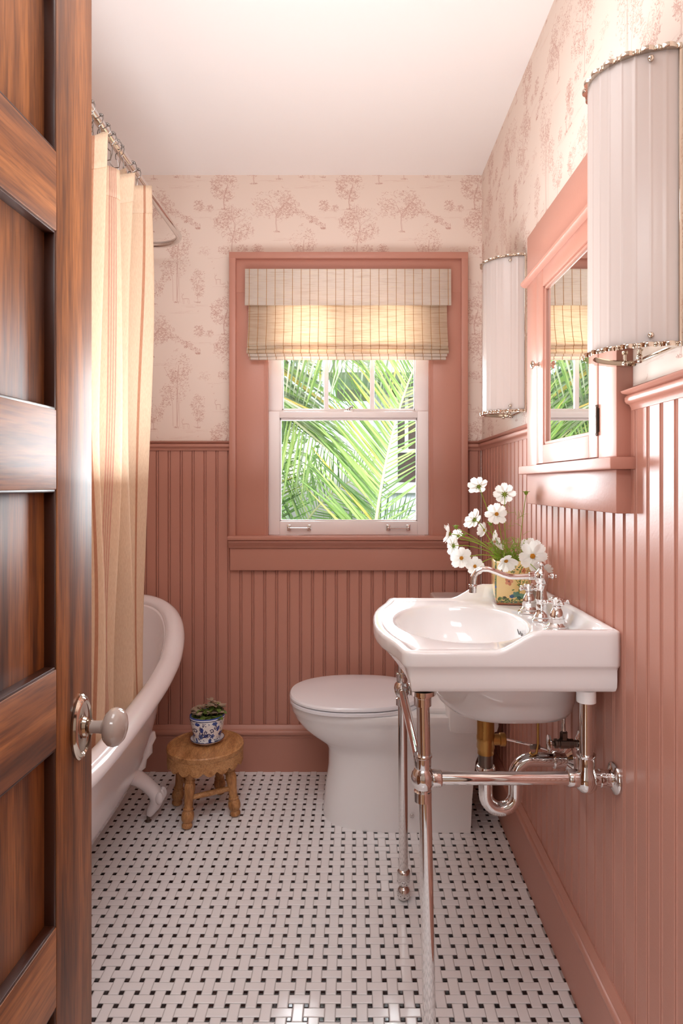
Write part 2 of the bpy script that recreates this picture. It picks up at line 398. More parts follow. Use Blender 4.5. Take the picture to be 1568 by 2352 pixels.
def glass_mat(name, tint=(255,255,255), refl=1.0):
    m = bpy.data.materials.new(name); m.use_nodes = True; nt = m.node_tree; nt.nodes.clear()
    out = nt.nodes.new('ShaderNodeOutputMaterial'); mx = nt.nodes.new('ShaderNodeMixShader'); tr = nt.nodes.new('ShaderNodeBsdfTransparent')
    gl = nt.nodes.new('ShaderNodeBsdfGlossy'); gl.inputs['Roughness'].default_value = .0; fr = nt.nodes.new('ShaderNodeFresnel'); fr.inputs['IOR'].default_value = 1.45
    tr.inputs['Color'].default_value = (*lin(tint), 1)
    nt.links.new(fr.outputs[0], mx.inputs[0]); nt.links.new(tr.outputs[0], mx.inputs[1]); nt.links.new(gl.outputs[0], mx.inputs[2]); nt.links.new(mx.outputs[0], out.inputs[0])
    return m
M['glass'] = glass_mat('window_glass')
# fluted milk glass of the sconces
m = mat('frosted_fluted_glass', (220, 208, 202), .3, coat=.25); M['milk'] = m; translucent(m, .35, (225, 205, 195))
# woven shade
def woven(name, c_a, c_b, amount, tcol):
    m = mat(name, c_a, .8, spec=.2); nt = m.node_tree; b = nt.nodes['Principled BSDF']
    tc = N(m, 'ShaderNodeTexCoord'); mp = N(m, 'ShaderNodeMapping'); mp.inputs['Scale'].default_value = (9, 9, 330)
    n = N(m, 'ShaderNodeTexNoise'); n.inputs['Scale'].default_value = 1; n.inputs['Detail'].default_value = 4; n.inputs['Roughness'].default_value = .65
    r = ramp(m, [(.36, c_b), (.5, c_a), (.66, (250, 238, 218))])
    L(m, tc, 'Object', mp, 'Vector'); L(m, mp, 'Vector', n, 'Vector'); L(m, n, 'Fac', r, 'Fac')
    nt.links.new(r.outputs[0], b.inputs['Base Color'])
    bp = N(m, 'ShaderNodeBump'); bp.inputs['Strength'].default_value = .6; bp.inputs['Distance'].default_value = .002
    L(m, n, 'Fac', bp, 'Height'); L(m, bp, 'Normal', b, 'Normal')
    translucent(m, amount, None); return m
M['reed'] = woven('woven_reed', (246, 230, 208), (222, 196, 164), .42, None)
M['reed_top'] = woven('woven_reed_double', (252, 242, 232), (234, 218, 200), .3, None)
M['string'] = mat('tan_weave_string', (178, 128, 72), .9)
# curtain cloth: stripes along u
m = mat('striped_linen', (235, 205, 165), .85, spec=.2); M['cloth'] = m; nt = m.node_tree
uv = N(m, 'ShaderNodeTexCoord'); sp = N(m, 'ShaderNodeSeparateXYZ'); L(m, uv, 'UV', sp, 'Vector')
fr = N(m, 'ShaderNodeMath'); fr.operation = 'FRACT'; L(m, sp, 'X', fr, 0)
rp = ramp(m, [(0, (248,230,206)), (.30, (248,230,206)), (.31, (218,170,140)), (.35, (218,170,140)), (.36, (248,230,206)), (.62, (248,230,206)), (.63, (230,188,168)), (.65, (244,224,200)),
              (.67, (230,188,168)), (.69, (244,224,200)), (.71, (230,188,168)), (.73, (244,224,200)), (.75, (230,188,168)), (.77, (248,230,206))])
rp.color_ramp.interpolation = 'CONSTANT'
L(m, fr, 0, rp, 'Fac'); n = N(m, 'ShaderNodeTexNoise'); n.inputs['Scale'].default_value = 600; n.inputs['Detail'].default_value = 2
tc2 = N(m, 'ShaderNodeMapping'); tc2.inputs['Scale'].default_value = (1, 1, .12); L(m, uv, 'Object', tc2, 'Vector'); L(m, tc2, 'Vector', n, 'Vector')
mx = N(m, 'ShaderNodeMix'); mx.data_type = 'RGBA'; mx.blend_type = 'MULTIPLY'; mx.inputs[0].default_value = .2
r2 = ramp(m, [(.35, (200,180,160)), (.6, (255,255,255))]); L(m, n, 'Fac', r2, 'Fac')
nt.links.new(rp.outputs[0], mx.inputs[6]); nt.links.new(r2.outputs[0], mx.inputs[7]); nt.links.new(mx.outputs[2], nt.nodes['Principled BSDF'].inputs['Base Color'])
translucent(m, .48, None)
m = mat('palm_leaf', (120,160,80), .35, spec=.5); M['leaf'] = m; nt = m.node_tree
oi = N(m, 'ShaderNodeObjectInfo'); rp = ramp(m, [(0, (70,112,56)), (.35, (110,152,78)), (.7, (146,184,104)), (.94, (180,206,130)), (1, (208,200,84))]); L(m, oi, 'Random', rp, 'Fac')
nt.links.new(rp.outputs[0], nt.nodes['Principled BSDF'].inputs['Base Color']); translucent(m, .45, None)
m = mat('palm_leaf_pale', (150,170,130), .4); M['leaf_pale'] = m; nt = m.node_tree
oi = N(m, 'ShaderNodeObjectInfo'); rp = ramp(m, [(0, (92,120,84)), (.4, (150,172,134)), (.82, (206,216,194)), (.93, (214,204,110)), (1, (190,160,80))]); L(m, oi, 'Random', rp, 'Fac')
nt.links.new(rp.outputs[0], nt.nodes['Principled BSDF'].inputs['Base Color']); translucent(m, .4, None)
M['rachis'] = mat('palm_rachis', (178,186,140), .5)
M['bark'] = mat('palm_bark', (120,100,80), .9, bump=(40, 1))
M['hedge'] = mat('dark_hedge', (60,90,44), .8); vary(M['hedge'], (26,48,22), (92,128,60), 14)
M['siding'] = mat('pale_blue_siding', (196, 206, 216), .6)
M['house_trim'] = mat('white_house_trim', (235, 238, 240), .5)
M['house_glass'] = mat('dark_house_glass', (70, 60, 54), .1, spec=.8)
M['lawn'] = mat('lawn', (90,120,60), .9); vary(M['lawn'], (70,96,44), (120,150,80), 20)
M['petal'] = mat('white_petal', (236, 236, 232), .6, spec=.2); translucent(M['petal'], .4, (255,255,250))
M['stamen'] = mat('orange_flower_centre', (206, 140, 34), .8, bump=(900, 1))
M['stem'] = mat('green_stem', (146, 172, 56), .5); translucent(M['stem'], .25, (170,200,70))
M['sepal'] = mat('green_sepal', (120, 146, 44), .6)
M['vase'] = mat('painted_vase', (240,206,128), .18, coat=.5); printed(M['vase'], vase_img)
M['pot'] = mat('blue_white_pot', (240,240,240), .12, coat=.5); printed(M['pot'], pot_img)
M['pot_white'] = mat('white_glaze', (236,236,238), .12, coat=.5)
M['cobalt'] = mat('cobalt_glaze_line', (30,40,88), .12, coat=.5)
M['soil'] = mat('potting_soil', (60,44,32), .95, bump=(200, 1))
m = mat('pink_veined_leaf', (120,110,80), .5); M['fittonia'] = m; nt = m.node_tree
vo = N(m, 'ShaderNodeTexVoronoi'); vo.feature = 'DISTANCE_TO_EDGE'; vo.inputs['Scale'].default_value = 260; tc = N(m, 'ShaderNodeTexCoord'); L(m, tc, 'Object', vo, 'Vector')
rp = ramp(m, [(.04, (206,170,158)), (.14, (84,92,44))]); L(m, vo, 'Distance', rp, 'Fac'); nt.links.new(rp.outputs[0], nt.nodes['Principled BSDF'].inputs['Base Color'])
m = mat('green_fittonia_leaf', (90,110,50), .5); M['fittonia_green'] = m; vary(m, (70,90,34), (132,150,72), 120)

# ------------------------------------------------------------------ dimensions
YB = 2.714; XR = .549; XL = -1.40; ZC = 2.579; YF = .27
def zf(y): return .022*(y-1.545)          # the old floor falls a little towards the door
WX0, WX1, WZ0, WZ1 = -.378, .330, 1.005, 2.13   # window opening

# ------------------------------------------------------------------ room shell
RP = .538  # wallpaper repeat
def wall_back():
    mb = MB(); t = .16
    mb.box(XL-.1, WX0, YB, YB+t, -.1, ZC+.05); mb.box(WX1, XR+.12, YB, YB+t, -.1, ZC+.05)
    mb.box(WX0, WX1, YB, YB+t, -.1, WZ0); mb.box(WX0, WX1, YB, YB+t, WZ1, ZC+.05)
    o = struct('wall_back', mb, M['paper'], smooth=False); set_uv(o, lambda c: ((c.x+.9535)/RP, (c.z-2.5345)/RP)); return o
wb_ = wall_back()
o = struct('wall_right', MB().box(XR, XR+.12, YF, YB, -.1, ZC+.05), M['paper'], smooth=False); set_uv(o, lambda c: ((c.y)/RP, (c.z-2.5345)/RP)); wr_ = o
o = struct('wall_left', MB().box(XL-.12, XL, YF, YB, -.1, ZC+.05), M['paper'], smooth=False); set_uv(o, lambda c: ((c.y)/RP, (c.z-2.5345)/RP))
DX0, DX1, DZ = -.462, .42, 2.12
mb = MB().box(XL-.1, DX0, YF-.12, YF, -.1, ZC+.05).box(DX1, XR+.12, YF-.12, YF, -.1, ZC+.05).box(DX0, DX1, YF-.12, YF, DZ, ZC+.05)
struct('wall_front', mb, M['plain_wall'], smooth=False)
struct('ceiling', MB().box(XL-.12, XR+.12, YF-.12, YB+.16, ZC, ZC+.12), M['ceiling'], smooth=False)
mb = MB().box(DX0-.08, DX0, YF-.14, YF+.015, 0, DZ+.08, .004).box(DX1, DX1+.08, YF-.14, YF+.015, 0, DZ+.08, .004).box(DX0-.08, DX1+.08, YF-.14, YF+.015, DZ, DZ+.09, .004)
struct('trim_1', mb, M['paint'])
# hall behind the camera
struct('hall_floor', MB().box(-2.2, 2.2, -3.2, YF-.06, -.12, -.03), M['hall_floor'], smooth=False)
struct('hall_ceiling', MB().box(-2.2, 2.2, -3.2, YF-.12, ZC, ZC+.1), M['ceiling'], smooth=False)
struct('hall_wall', MB().box(-2.3, -2.2, -3.2, YF-.12, -.1, ZC).box(2.2, 2.3, -3.2, YF-.12, -.1, ZC).box(-2.3, 2.3, -3.3, -3.2, -.1, ZC).box(-2.3, XL-.12, YF-.12, YF, -.1, ZC).box(XR+.12, 2.3, YF-.12, YF, -.1, ZC), M['plain_wall'], smooth=False)

# floor: sloping grout bed with basket weave tiles
FL = MB(); y0, y1 = YF-.06, YB
FL.add([(XL, y0, zf(y0)-.0018), (XR, y0, zf(y0)-.0018), (XR, y1, zf(y1)-.0018), (XL, y1, zf(y1)-.0018), (XL, y0, -.12), (XR, y0, -.12), (XR, y1, -.12), (XL, y1, -.12)],
       [(0,1,2,3), (4,7,6,5), (0,4,5,1), (1,5,6,2), (2,6,7,3), (3,7,4,0)])
floor = struct('floor', FL, M['grout'], smooth=False)
S = .0381; slope = math.atan(.022)
def tile_mb(w, l, h=.0022, b=.0016):
    x, y = w/2, l/2
    return MB().add([(-x,-y,-h), (x,-y,-h), (x,y,-h), (-x,y,-h), (-x,-y,-b*.5), (x,-y,-b*.5), (x,y,-b*.5), (-x,y,-b*.5), (-x+b,-y+b,0), (x-b,-y+b,0), (x-b,y-b,0), (-x+b,y-b,0)],
        [(0,1,5,4), (1,2,6,5), (2,3,7,6), (3,0,4,7), (4,5,9,8), (5,6,10,9), (6,7,11,10), (7,4,8,11), (8,9,10,11)])
rt = random.Random(2)
Y0 = 1.4764; white, dots = [], []
for i in range(-40, 20):
    for j in range(-38, 40):
        cx, cy = S/2+i*S, Y0+S/2+j*S
        if XL+.03 < cx < XR-.012 and YF-.02 < cy < YB-.02: white.append((cx, cy, (i+j) % 2))
        dx, dy = i*S, Y0+j*S
        if XL < dx < XR-.01 and YF < dy < YB-.012: dots.append((dx, dy))
def in_view(x, y):
    px, py = 813+1450*x/y, 1080+1450*1.284/y
    return 205 < px < 1560 and py < 2362
wv = sorted([w for w in white if in_view(w[0], w[1])], key=lambda w: w[1]); dv = sorted([d for d in dots if in_view(*d)], key=lambda d: d[1])
own_w, own_d = wv[:300], dv[:300]
me_w = mesh_of('white_tile', tile_mb(.0238, .0490), M['tile'], smooth=False); me_d = mesh_of('black_tile', tile_mb(.0108, .0108), M['dot'], smooth=False)
def place(me, name, x, y, rz):
    o = bpy.data.objects.new(name, me); COL.objects.link(o); o.parent = floor
    o.location = (x, y, zf(y)+rt.uniform(0, .0003)); o.rotation_euler = (slope*math.cos(rz)+rt.uniform(-.004, .004), rt.uniform(-.004, .004)-slope*math.sin(rz), rz)
for (x, y, k) in own_w: place(me_w, 'white_tile', x, y, k*pi/2)
for (x, y) in own_d: place(me_d, 'black_tile', x, y, 0)
def bulk(items, w, l, name, m):
    mb = MB(); base = tile_mb(w, l)
    for it in items:
        x, y = it[0], it[1]; k = it[2] if len(it) > 2 else 0; tx, ty = rt.uniform(-.004, .004), rt.uniform(-.004, .004)
        vs = []
        for (a, b, c) in base.v:
            if k: a, b = -b, a
            vs.append((x+a, y+b, zf(y+b)+c+a*tx+b*ty))
        mb.add(vs, base.f)
    o = obj(name, mb, m, floor, smooth=False, fix=False); o['kind'] = 'stuff'
sw, sd = set(own_w), set(own_d)
bulk([w for w in white if w not in sw], .0238, .0490, 'white_tiles', M['tile']); bulk([d for d in dots if d not in sd], .0108, .0108, 'black_tiles', M['dot'])

# beadboard planks
PW = .0512
def plank_profile():
    g = .0055
    p = [(0, -g), (.0013, -g), (.0024, 0), (.0392, 0), (.0404, -.0012), (.0408, -g), (.0422, -g)]
    for k in range(7):
        a = pi*k/6; p.append((.0465-.0040*math.cos(a), -g+.0056*math.sin(a)))
    return p+[(PW, -g), (PW, -.012), (0, -.012)]
def plank_mesh(z0, z1, name='plank'):
    pr = plank_profile(); return mesh_of(name, MB().rings([[(a, -d, z0) for a, d in pr], [(a, -d, z1) for a, d in pr]], cap0=True, cap1=True), M['paint'], ang=34)
ZR0, ZR1 = 1.394, 1.432      # chair rail
def planks(parent, n, pos, rz, hi):
    full = plank_mesh(.14, ZR0+.01); short = plank_mesh(.14, .93)
    for i in range(n):
        x, y, s_ = pos(i)
        o = bpy.data.objects.new('plank', short if s_ else full); COL.objects.link(o); o.parent = parent; o.location = (x, y, 0); o.rotation_euler = (0, 0, rz)
YP = YB-.012
xs0 = .545-PW*38
planks(wb_, 38, lambda i: (XR-.006-PW*(i+1), YP+.0045, (WX0-.12 < XR-PW*(i+1) and XR-PW*i < WX1+.12)), 0, 0)
XP = XR-.0045
planks(wr_, 48, lambda i: (XP, YB-.012-PW*i, False), -pi/2, 0)

# mouldings
def rail_prof(z0, z1):  # (out, z)
    h = z1-z0
    p = [(0, z0), (.006, z0), (.008, z0+.006), (.010, z0+.010)]
    for k in range(6):
        a = -pi/2+pi*k/5; p.append((.013+.007*math.cos(a), z0+.021+.009*math.sin(a)))
    return p+[(.016, z0+.031), (.025, z0+.033), (.028, z0+.037), (.028, z1-.001), (.026, z1+.001), (0, z1+.001)]
def base_prof(z0, z1):
    p = [(0, z0), (.016, z0), (.016, z1-.052), (.0185, z1-.050), (.0185, z1-.046)]
    for k in range(7):
        a = -pi/2+pi*k/6; p.append((.017+.008*math.cos(a), z1-.031+.012*math.sin(a)))
    return p+[(.0165, z1-.017), (.014, z1-.010), (.009, z1-.004), (.007, z1), (0, z1)]
def run_x(prof, x0, x1, y): return MB().rings([[(x, y-o_, z) for o_, z in prof] for x in (x0, x1)], cap0=True, cap1=True)
def run_y(prof, y0, y1, x, sl=False):
    return MB().rings([[(x-o_, y, z+(zf(y) if sl else 0)) for o_, z in prof] for y in (y0, y1)], cap0=True, cap1=True)
struct('trim_2', run_x(rail_prof(ZR0, ZR1), XL, -.530, YP+.004), M['paint'], ang=50)
struct('trim_3', run_x(rail_prof(ZR0, ZR1), .481, XR-.002, YP+.004), M['paint'], ang=50)
struct('trim_4', run_y(rail_prof(ZR0, ZR1), 1.893, YB-.012, XP+.004), M['paint'], ang=50)
struct('trim_5', run_y(rail_prof(ZR0, ZR1), YF, 1.235, XP+.004), M['paint'], ang=50)
struct('baseboard_back', run_x(base_prof(.0, .2206), XL, XR-.002, YP+.004), M['paint'], ang=50)
struct('baseboard_right', run_y(base_prof(-.012, .203), YF, YB-.012, XP+.004, True), M['paint'], ang=50)

# ------------------------------------------------------------------ window
win = thing('window_1', (-.024, YB, WZ0), 'pink cased double hung window with white sashes in the back wall', 'window', kind='structure')
CX0, CX1, CZ1, SZ = -.528, .481, 2.231, 1.028
YC = YB-.034
mb = MB()
# head and side casings with a raised backband
obj('casing', MB().box(CX0+.026, WX0-.004, YC, YB, SZ, 2.08, .002), M['paint'], win)
obj('casing', MB().box(WX1+.004, CX1-.026, YC, YB, SZ, 2.08, .002), M['paint'], win)
obj('head_casing', MB().box(CX0+.027, CX1-.027, YC-.0008, YB, 2.065, 2.206, .002), M['paint'], win)
obj('backband', MB().box(CX0, CX0+.028, YC-.016, YB, SZ, CZ1-.02, .003), M['paint'], win)
obj('backband', MB().box(CX1-.028, CX1, YC-.016, YB, SZ, CZ1-.02, .003), M['paint'], win)
obj('backband', MB().box(CX0-.0006, CX1+.0006, YC-.0166, YB, CZ1-.028, CZ1, .003), M['paint'], win)
obj('window_stool', MB().box(CX0-.004, CX1+.004, YC-.035, YB+.05, SZ-.014, SZ+.004, .004), M['paint'], win)
sp_ = [(YC-.022, SZ-.014), (YC-.026, SZ-.022), (YC-.018, SZ-.034), (YC-.008, SZ-.042), (YC-.006, SZ-.048), (YC+.03, SZ-.048), (YC+.03, SZ-.014)]
obj('sill_moulding', MB().prism(sp_, 'X', CX0-.001, CX1+.001), M['paint'], win)
obj('apron', MB().box(CX0, CX1, YC+.004, YB, .883, SZ-.02, .003), M['paint'], win)
# jambs
obj('jamb', MB().box(WX0-.006, WX0+.004, YC+.002, YB+.16, WZ0, WZ1), M['paint'], win, smooth=False)
obj('jamb', MB().box(WX1-.004, WX1+.006, YC+.002, YB+.16, WZ0, WZ1), M['paint'], win, smooth=False)
obj('jamb', MB().box(WX0, WX1, YC+.04, YB+.16, 2.07, WZ1), M['paint'], win, smooth=False)
obj('stop', MB().box(WX0+.004, WX0+.012, YC+.006, YC+.03, SZ+.004, 2.07), M['paint'], win, smooth=False)
obj('stop', MB().box(WX1-.012, WX1-.004, YC+.006, YC+.03, SZ+.004, 2.07), M['paint'], win, smooth=False)
obj('outer_sill', MB().box(WX0-.1, WX1+.1, YB+.10, YB+.2, WZ0-.03, WZ0-.005), M['house_trim'], win, smooth=False)
def sash(name, y, x0, x1, z0, z1, st, top, bot, glassz, muntins=()):
    f = MB(); d = .034
    s = obj(name, MB().box(x0, x0+st, y, y+d, z0, z1, .002), M['white_paint'], win)
    for nm, b in (('stile', (x1-st, x1, z0, z1)), ('rail', (x0+st, x1-st, z1-top, z1)), ('rail', (x0+st, x1-st, z0, z0+bot))):
        obj(nm, MB().box(b[0], b[1], y+.0004, y+d, b[2], b[3], .002), M['white_paint'], s)
    gx0, gx1, gz0, gz1 = x0+st, x1-st, z0+bot, z1-top; e = .010
    # putty bead around the glass
    for b in ((gx0, gx0+e*.5, gz0, gz1), (gx1-e*.5, gx1, gz0, gz1), (gx0, gx1, gz0, gz0+e*.6), (gx0, gx1, gz1-e, gz1)):
        obj('glazing_bead', MB().box(b[0], b[1], y+.012, y+.022, b[2], b[3], .001), M['white_paint'], s)
    for mx_ in muntins: obj('muntin', MB().box(mx_-.0095, mx_+.0095, y+.008, y+.030, gz0, gz1, .002), M['white_paint'], s)
    obj('pane', MB().box(gx0-.001, gx1+.001, y+.0175, y+.0195, gz0-.001, gz1+.001), M['glass'], s, smooth=False)
    return s
sx0, sx1 = WX0+.0045, WX1-.0045
low = sash('lower_sash', YC+.030, sx0, sx1, SZ+.0045, 1.562, .054, .027, .058, None)
up = sash('upper_sash', YC+.068, sx0, sx1, 1.540, 2.068, .060, .05, .034, None, (-.122, .079))
for lx in (-.236, .189):   # sash lifts
    zl = 1.063; l = thing('sash_lift', (lx, YC+.03, zl), None, None); l.parent = win; l.location = Vector((lx, YC+.03, zl))-win.location
    for dx in (-.043, .043): obj('lift_post', MB().box(lx+dx-.0085, lx+dx+.0085, YC+.026, YC+.0305, zl-.013, zl+.013, .002).tube([(lx+dx, YC+.028, zl), (lx+dx, YC+.012, zl)], .004).ball((lx+dx, YC+.012, zl), .006), M['chrome'], l)
    obj('lift_bar', MB().tube([(lx-.043, YC+.012, zl), (lx+.043, YC+.012, zl)], .0032, 10), M['chrome'], l)
lk = MB().box(-.045, -.003, YC+.034, YC+.055, 1.562, 1.567, .001).ball((-.024, YC+.042, 1.572), .009, sc=(1,1,.7)).tube([(-.024, YC+.042, 1.575), (-.010, YC+.03, 1.583)], .004).ball((-.009, YC+.03, 1.584), .006)
obj('sash_lock', lk, M['chrome'], win)

# roman shade of woven reed
sh = thing('roman_shade', (-.025, 2.64, 2.15), 'natural woven reed roman shade hanging half down over the window', 'window shade')
def sheet(x0, x1, prof, nx=2): return MB().grid([[(x0+(x1-x0)*i/nx, y, z) for i in range(nx+1)] for y, z in prof])
def strings(x0, x1, prof, parent, first=.018, step=.0362, dx=0):
    s = MB(); x = x0+first; k = 0
    while x < x1-.004:
        pts = [(x, y-.0022, z) for y, z in prof]; s.tube(pts, .0011, 6); x += step; k += 1
    o = obj('weave_strings', s, M['string'], parent); o['kind'] = 'stuff'
vx0, vx1 = -.457, .406
vp = [(YC-.034, 2.152), (YC-.034, 2.146), (YC-.036, 2.05), (YC-.040, 1.998)]
v_ = obj('valance', sheet(vx0, vx1, vp), M['reed_top'], sh, thick=.003); strings(vx0, vx1, vp, v_)
obj('headrail', MB().box(vx0+.01, vx1-.01, YC-.03, YC-.002, 2.12, 2.152), M['paint'], sh)
bp_ = [(YC-.020, 2.10), (YC-.024, 2.0), (YC-.030, 1.93), (YC-.042, 1.88), (YC-.056, 1.842), (YC-.060, 1.828), (YC-.050, 1.820)]
bx0, bx1 = -.444, .390
b_ = obj('shade_body', sheet(bx0, bx1, bp_), M['reed'], sh, thick=.0015); strings(bx0, bx1, bp_, b_, .005)
for k, (dx, y, z0_, z1_) in enumerate(((.004, YC-.054, 1.812, 1.836), (.000, YC-.050, 1.795, 1.822), (.006, YC-.044, 1.784, 1.806), (.010, YC-.036, 1.771, 1.797))):
    fp = [(y+.022, z1_), (y+.006, z1_-.002), (y, z0_+.010), (y-.002, z0_+.003), (y+.003, z0_), (y+.012, z0_+.004)]
    f_ = obj('shade_fold', sheet(bx0+dx-.004, bx1-dx+.004, fp), M['reed_top'] if k > 1 else M['reed'], sh, thick=.0015); strings(bx0+dx-.004, bx1-dx+.004, fp[1:5], f_, .008-dx*.5)

# ------------------------------------------------------------------ wooden door, open against the camera side
ang = .024
door = thing('door_1', (-.449, .30, .0), 'stained five panel wooden door standing open at the left edge', 'door', kind='structure')
DXF = -.4265; DT = .035
def dplane(y): return DXF+(y-1.0)*ang
def dbox(y0, y1, z0, z1, x_out=0, x_in=-DT, bev=.0015):
    mb = MB().box(x_in, x_out, y0, y1, z0, z1, bev)
    mb.v = [(x+dplane(y), y, z) for x, y, z in mb.v]; return mb
dy0, dy1 = .305, 1.026; st = .115
obj('stile', dbox(dy1-st, dy1, .012, 2.09), M['door_v'], door)
obj('stile', dbox(dy0, dy0+st, .012, 2.09), M['door_v'], door)
zs = [(.012, .239), (.496, .611), (.869, .983), (1.242, 1.357), (1.615, 1.729), (1.975, 2.09)]
for a, b in zs: obj('rail', dbox(dy0+st, dy1-st, a, b, -.0003), M['door_h'], door)
for (a, b), (c, d) in zip(zs[:-1], zs[1:]):
    p_ = obj('panel', dbox(dy0+st-.004, dy1-st+.004, b-.004, c+.004, -.0165, -.024), M['door_v'], door)
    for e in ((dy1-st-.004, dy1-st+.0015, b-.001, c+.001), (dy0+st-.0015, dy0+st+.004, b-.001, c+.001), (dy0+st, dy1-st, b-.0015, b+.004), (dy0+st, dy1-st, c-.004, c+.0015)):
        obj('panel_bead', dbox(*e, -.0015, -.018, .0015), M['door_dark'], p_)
kz, ky = .872, .983; kx = dplane(ky)
rose = MB().lathe([(.050, .0), (.0505, .003), (.048, .0055), (.0465, .0045), (.044, .0075), (.041, .0085), (.038, .006), (.024, .006), (.017, .007), (.015, .012), (.0125, .013), (.0125, .019)], (kx, ky, kz), 'X', 40, sx=.62, sy=1)
# lathe X: (h, u, v) -> u on Y, v on Z
obj('rose', rose, M['nickel'], door, label='oval polished nickel rose')
kn = MB().lathe([(.0095, .018), (.0095, .030), (.0105, .036), (.016, .0395), (.0235, .043), (.0285, .049), (.0295, .055), (.0275, .062), (.021, .068), (.012, .0715), (.003, .0725)], (kx, ky, kz), 'X', 36, sx=1.0, sy=1.0)
obj('knob', kn, M['knob_porcelain'], door, label='taupe porcelain door knob')
obj('latch_plate', dbox(dy1-.0008, dy1+.0012, .80, .93, -.006, -DT+.006, 0), M['nickel'], door)
for hz in (.3, 1.1, 1.85): obj('hinge', MB().tube([(dplane(.3)+.004, .300, hz-.045), (dplane(.3)+.004, .300, hz+.045)], .006), M['nickel'], door)

# ------------------------------------------------------------------ sconces
def sconce(cy, label):
    t = thing('wall_sconce', (XR, cy, 1.735), label, 'wall light', 'fluted glass wall sconces beside the mirror cabinet')
    a, d = .092, .118; z0, z1 = 1.486, 1.978
    def ell(th, ra, rd): return (XR-.002-rd*math.sin(th), cy+ra*math.cos(th))
    def pt(th, off=0):
        x, y = ell(th, a+off, d+off); return x, y
    n = 540; out, inn = [], []
    for i in range(n+1):
        th = pi*i/n
        fl = .0007*max(0, math.cos(th*15)*math.cos(th*15))**12+.0005*max(0, math.cos(th*15+.35))**16
        out.append(pt(th, fl)); inn.append(pt(th, -.005))
    poly = out+inn[::-1]
    obj('glass_shade', MB().prism(poly, 'Z', z0, z1), M['milk'], t, ang=50)
    obj('back_plate', MB().box(XR-.008, XR, cy-a-.004, cy+a+.004, z0-.004, z1+.004, .001), M['nickel'], t)
    for zz, sgn in ((z0, -1), (z1, 1)):
        pr, pi_ = [], []
        for i in range(481):
            th = pi*i/480; ph = (th/pi*11) % 1
            b = .0075*math.sin(pi*min(1, ph/.72))**.6 if ph < .72 else .004*math.sin(pi*(ph-.72)/.28)
            pr.append(pt(th, .003+max(b, 0))); pi_.append(pt(th, -.008))
        poly = pr+pi_[::-1]
        za, zb = (zz-.006*1, zz+.002) if sgn < 0 else (zz-.002, zz+.006)
        R = []
        for z_, k in ((za, .995), (za+.002, 1), (zb-.002, 1), (zb, .995)):
            R.append([(XR-(XR-x)*k, cy+(y-cy)*k, z_) for x, y in poly])
        obj('scalloped_rim', MB().rings(R, cap0=True, cap1=True), M['nickel'], t, ang=70)
        plate = [ell(pi*i/40, a-.006, d-.006) for i in range(41)]
        obj('cap_plate', MB().prism(plate, 'Z', zz-.001 if sgn < 0 else zz-.004, zz+.004 if sgn < 0 else zz+.001), M['nickel'], t)
        for th in (.42, pi-.42):
            x, y = pt(th, .004); s_ = MB().ball((x, y, zz-sgn*.014), .0052); obj('screw', s_, M['nickel'], t)
    fz = z0-.003
    for (dx, dy) in ((-.03, 0), (-.045, -.03), (-.045, .03)): obj('finial', MB().tube([(XR+dx, cy+dy, fz+.002), (XR+dx, cy+dy, fz-.006)], .003).ball((XR+dx, cy+dy, fz-.008), .0055), M['nickel'], t)
    return t
sconce(2.10, 'fluted milk glass wall sconce on the far side of the mirror cabinet')
sconce(1.146, 'large fluted milk glass sconce at the upper right, nearest the camera')

# ------------------------------------------------------------------ mirror cabinet
cab = thing('mirror_cabinet', (XR, 1.564, 1.19), 'pink painted wall cabinet with a mirrored door between the two sconces', 'cabinet')
FX = .516; ca, cb = 1.243, 1.885; da, db = 1.336, 1.786
obj('side_casing', MB().box(FX, XR+.001, ca, da-.0015, 1.303, 1.845, .002), M['paint'], cab)
obj('side_casing', MB().box(FX, XR+.001, db+.0015, cb, 1.303, 1.845, .002), M['paint'], cab)
obj('header', MB().box(FX, XR+.001, ca, cb, 1.845, 1.985, .002), M['paint'], cab)
hp = [(FX+.001, 1.838), (FX-.010, 1.840), (FX-.016, 1.845), (FX-.017, 1.851), (FX-.012, 1.857), (FX+.001, 1.860)]
obj('header_moulding', MB().prism([(p[0], p[1]) for p in hp], 'Y', ca-.012, cb+.012), M['paint'], cab)
obj('shelf_ledge', MB().box(.495, XR+.001, ca-.022, cb+.018, 1.279, 1.303, .003), M['paint'], cab)
obj('apron', MB().box(FX, XR+.001, ca, cb, 1.192, 1.279, .002), M['paint'], cab)
obj('cabinet_body', MB().box(FX+.012, XR+.001, da-.001, db+.001, 1.304, 1.842), M['paint'], cab)
dr = obj('mirror_door', MB().box(FX-.001, FX+.016, da+.001, da+.052, 1.307, 1.838, .0015).box(FX-.001, FX+.016, db-.062, db-.001, 1.307, 1.838, .0015)
    .box(FX-.001, FX+.016, da+.052, db-.062, 1.307, 1.357, .0015).box(FX-.001, FX+.016, da+.052, db-.062, 1.790, 1.838, .0015), M['paint'], cab)
ma, mbb = da+.052, db-.062
fr_ = MB()
for (y0_, y1_, z0_, z1_, ax) in ((ma, ma+.009, 1.357, 1.790, 0), (mbb-.009, mbb, 1.357, 1.790, 0), (ma, mbb, 1.357, 1.366, 0), (ma, mbb, 1.781, 1.790, 0)):
    fr_.box(FX+.003, FX+.015, y0_, y1_, z0_, z1_, .003)
obj('mirror_bead', fr_, M['paint'], dr)
obj('mirror_glass', MB().box(FX+.010, FX+.0115, ma+.004, mbb-.004, 1.360, 1.787), M['mirror'], dr, smooth=False)
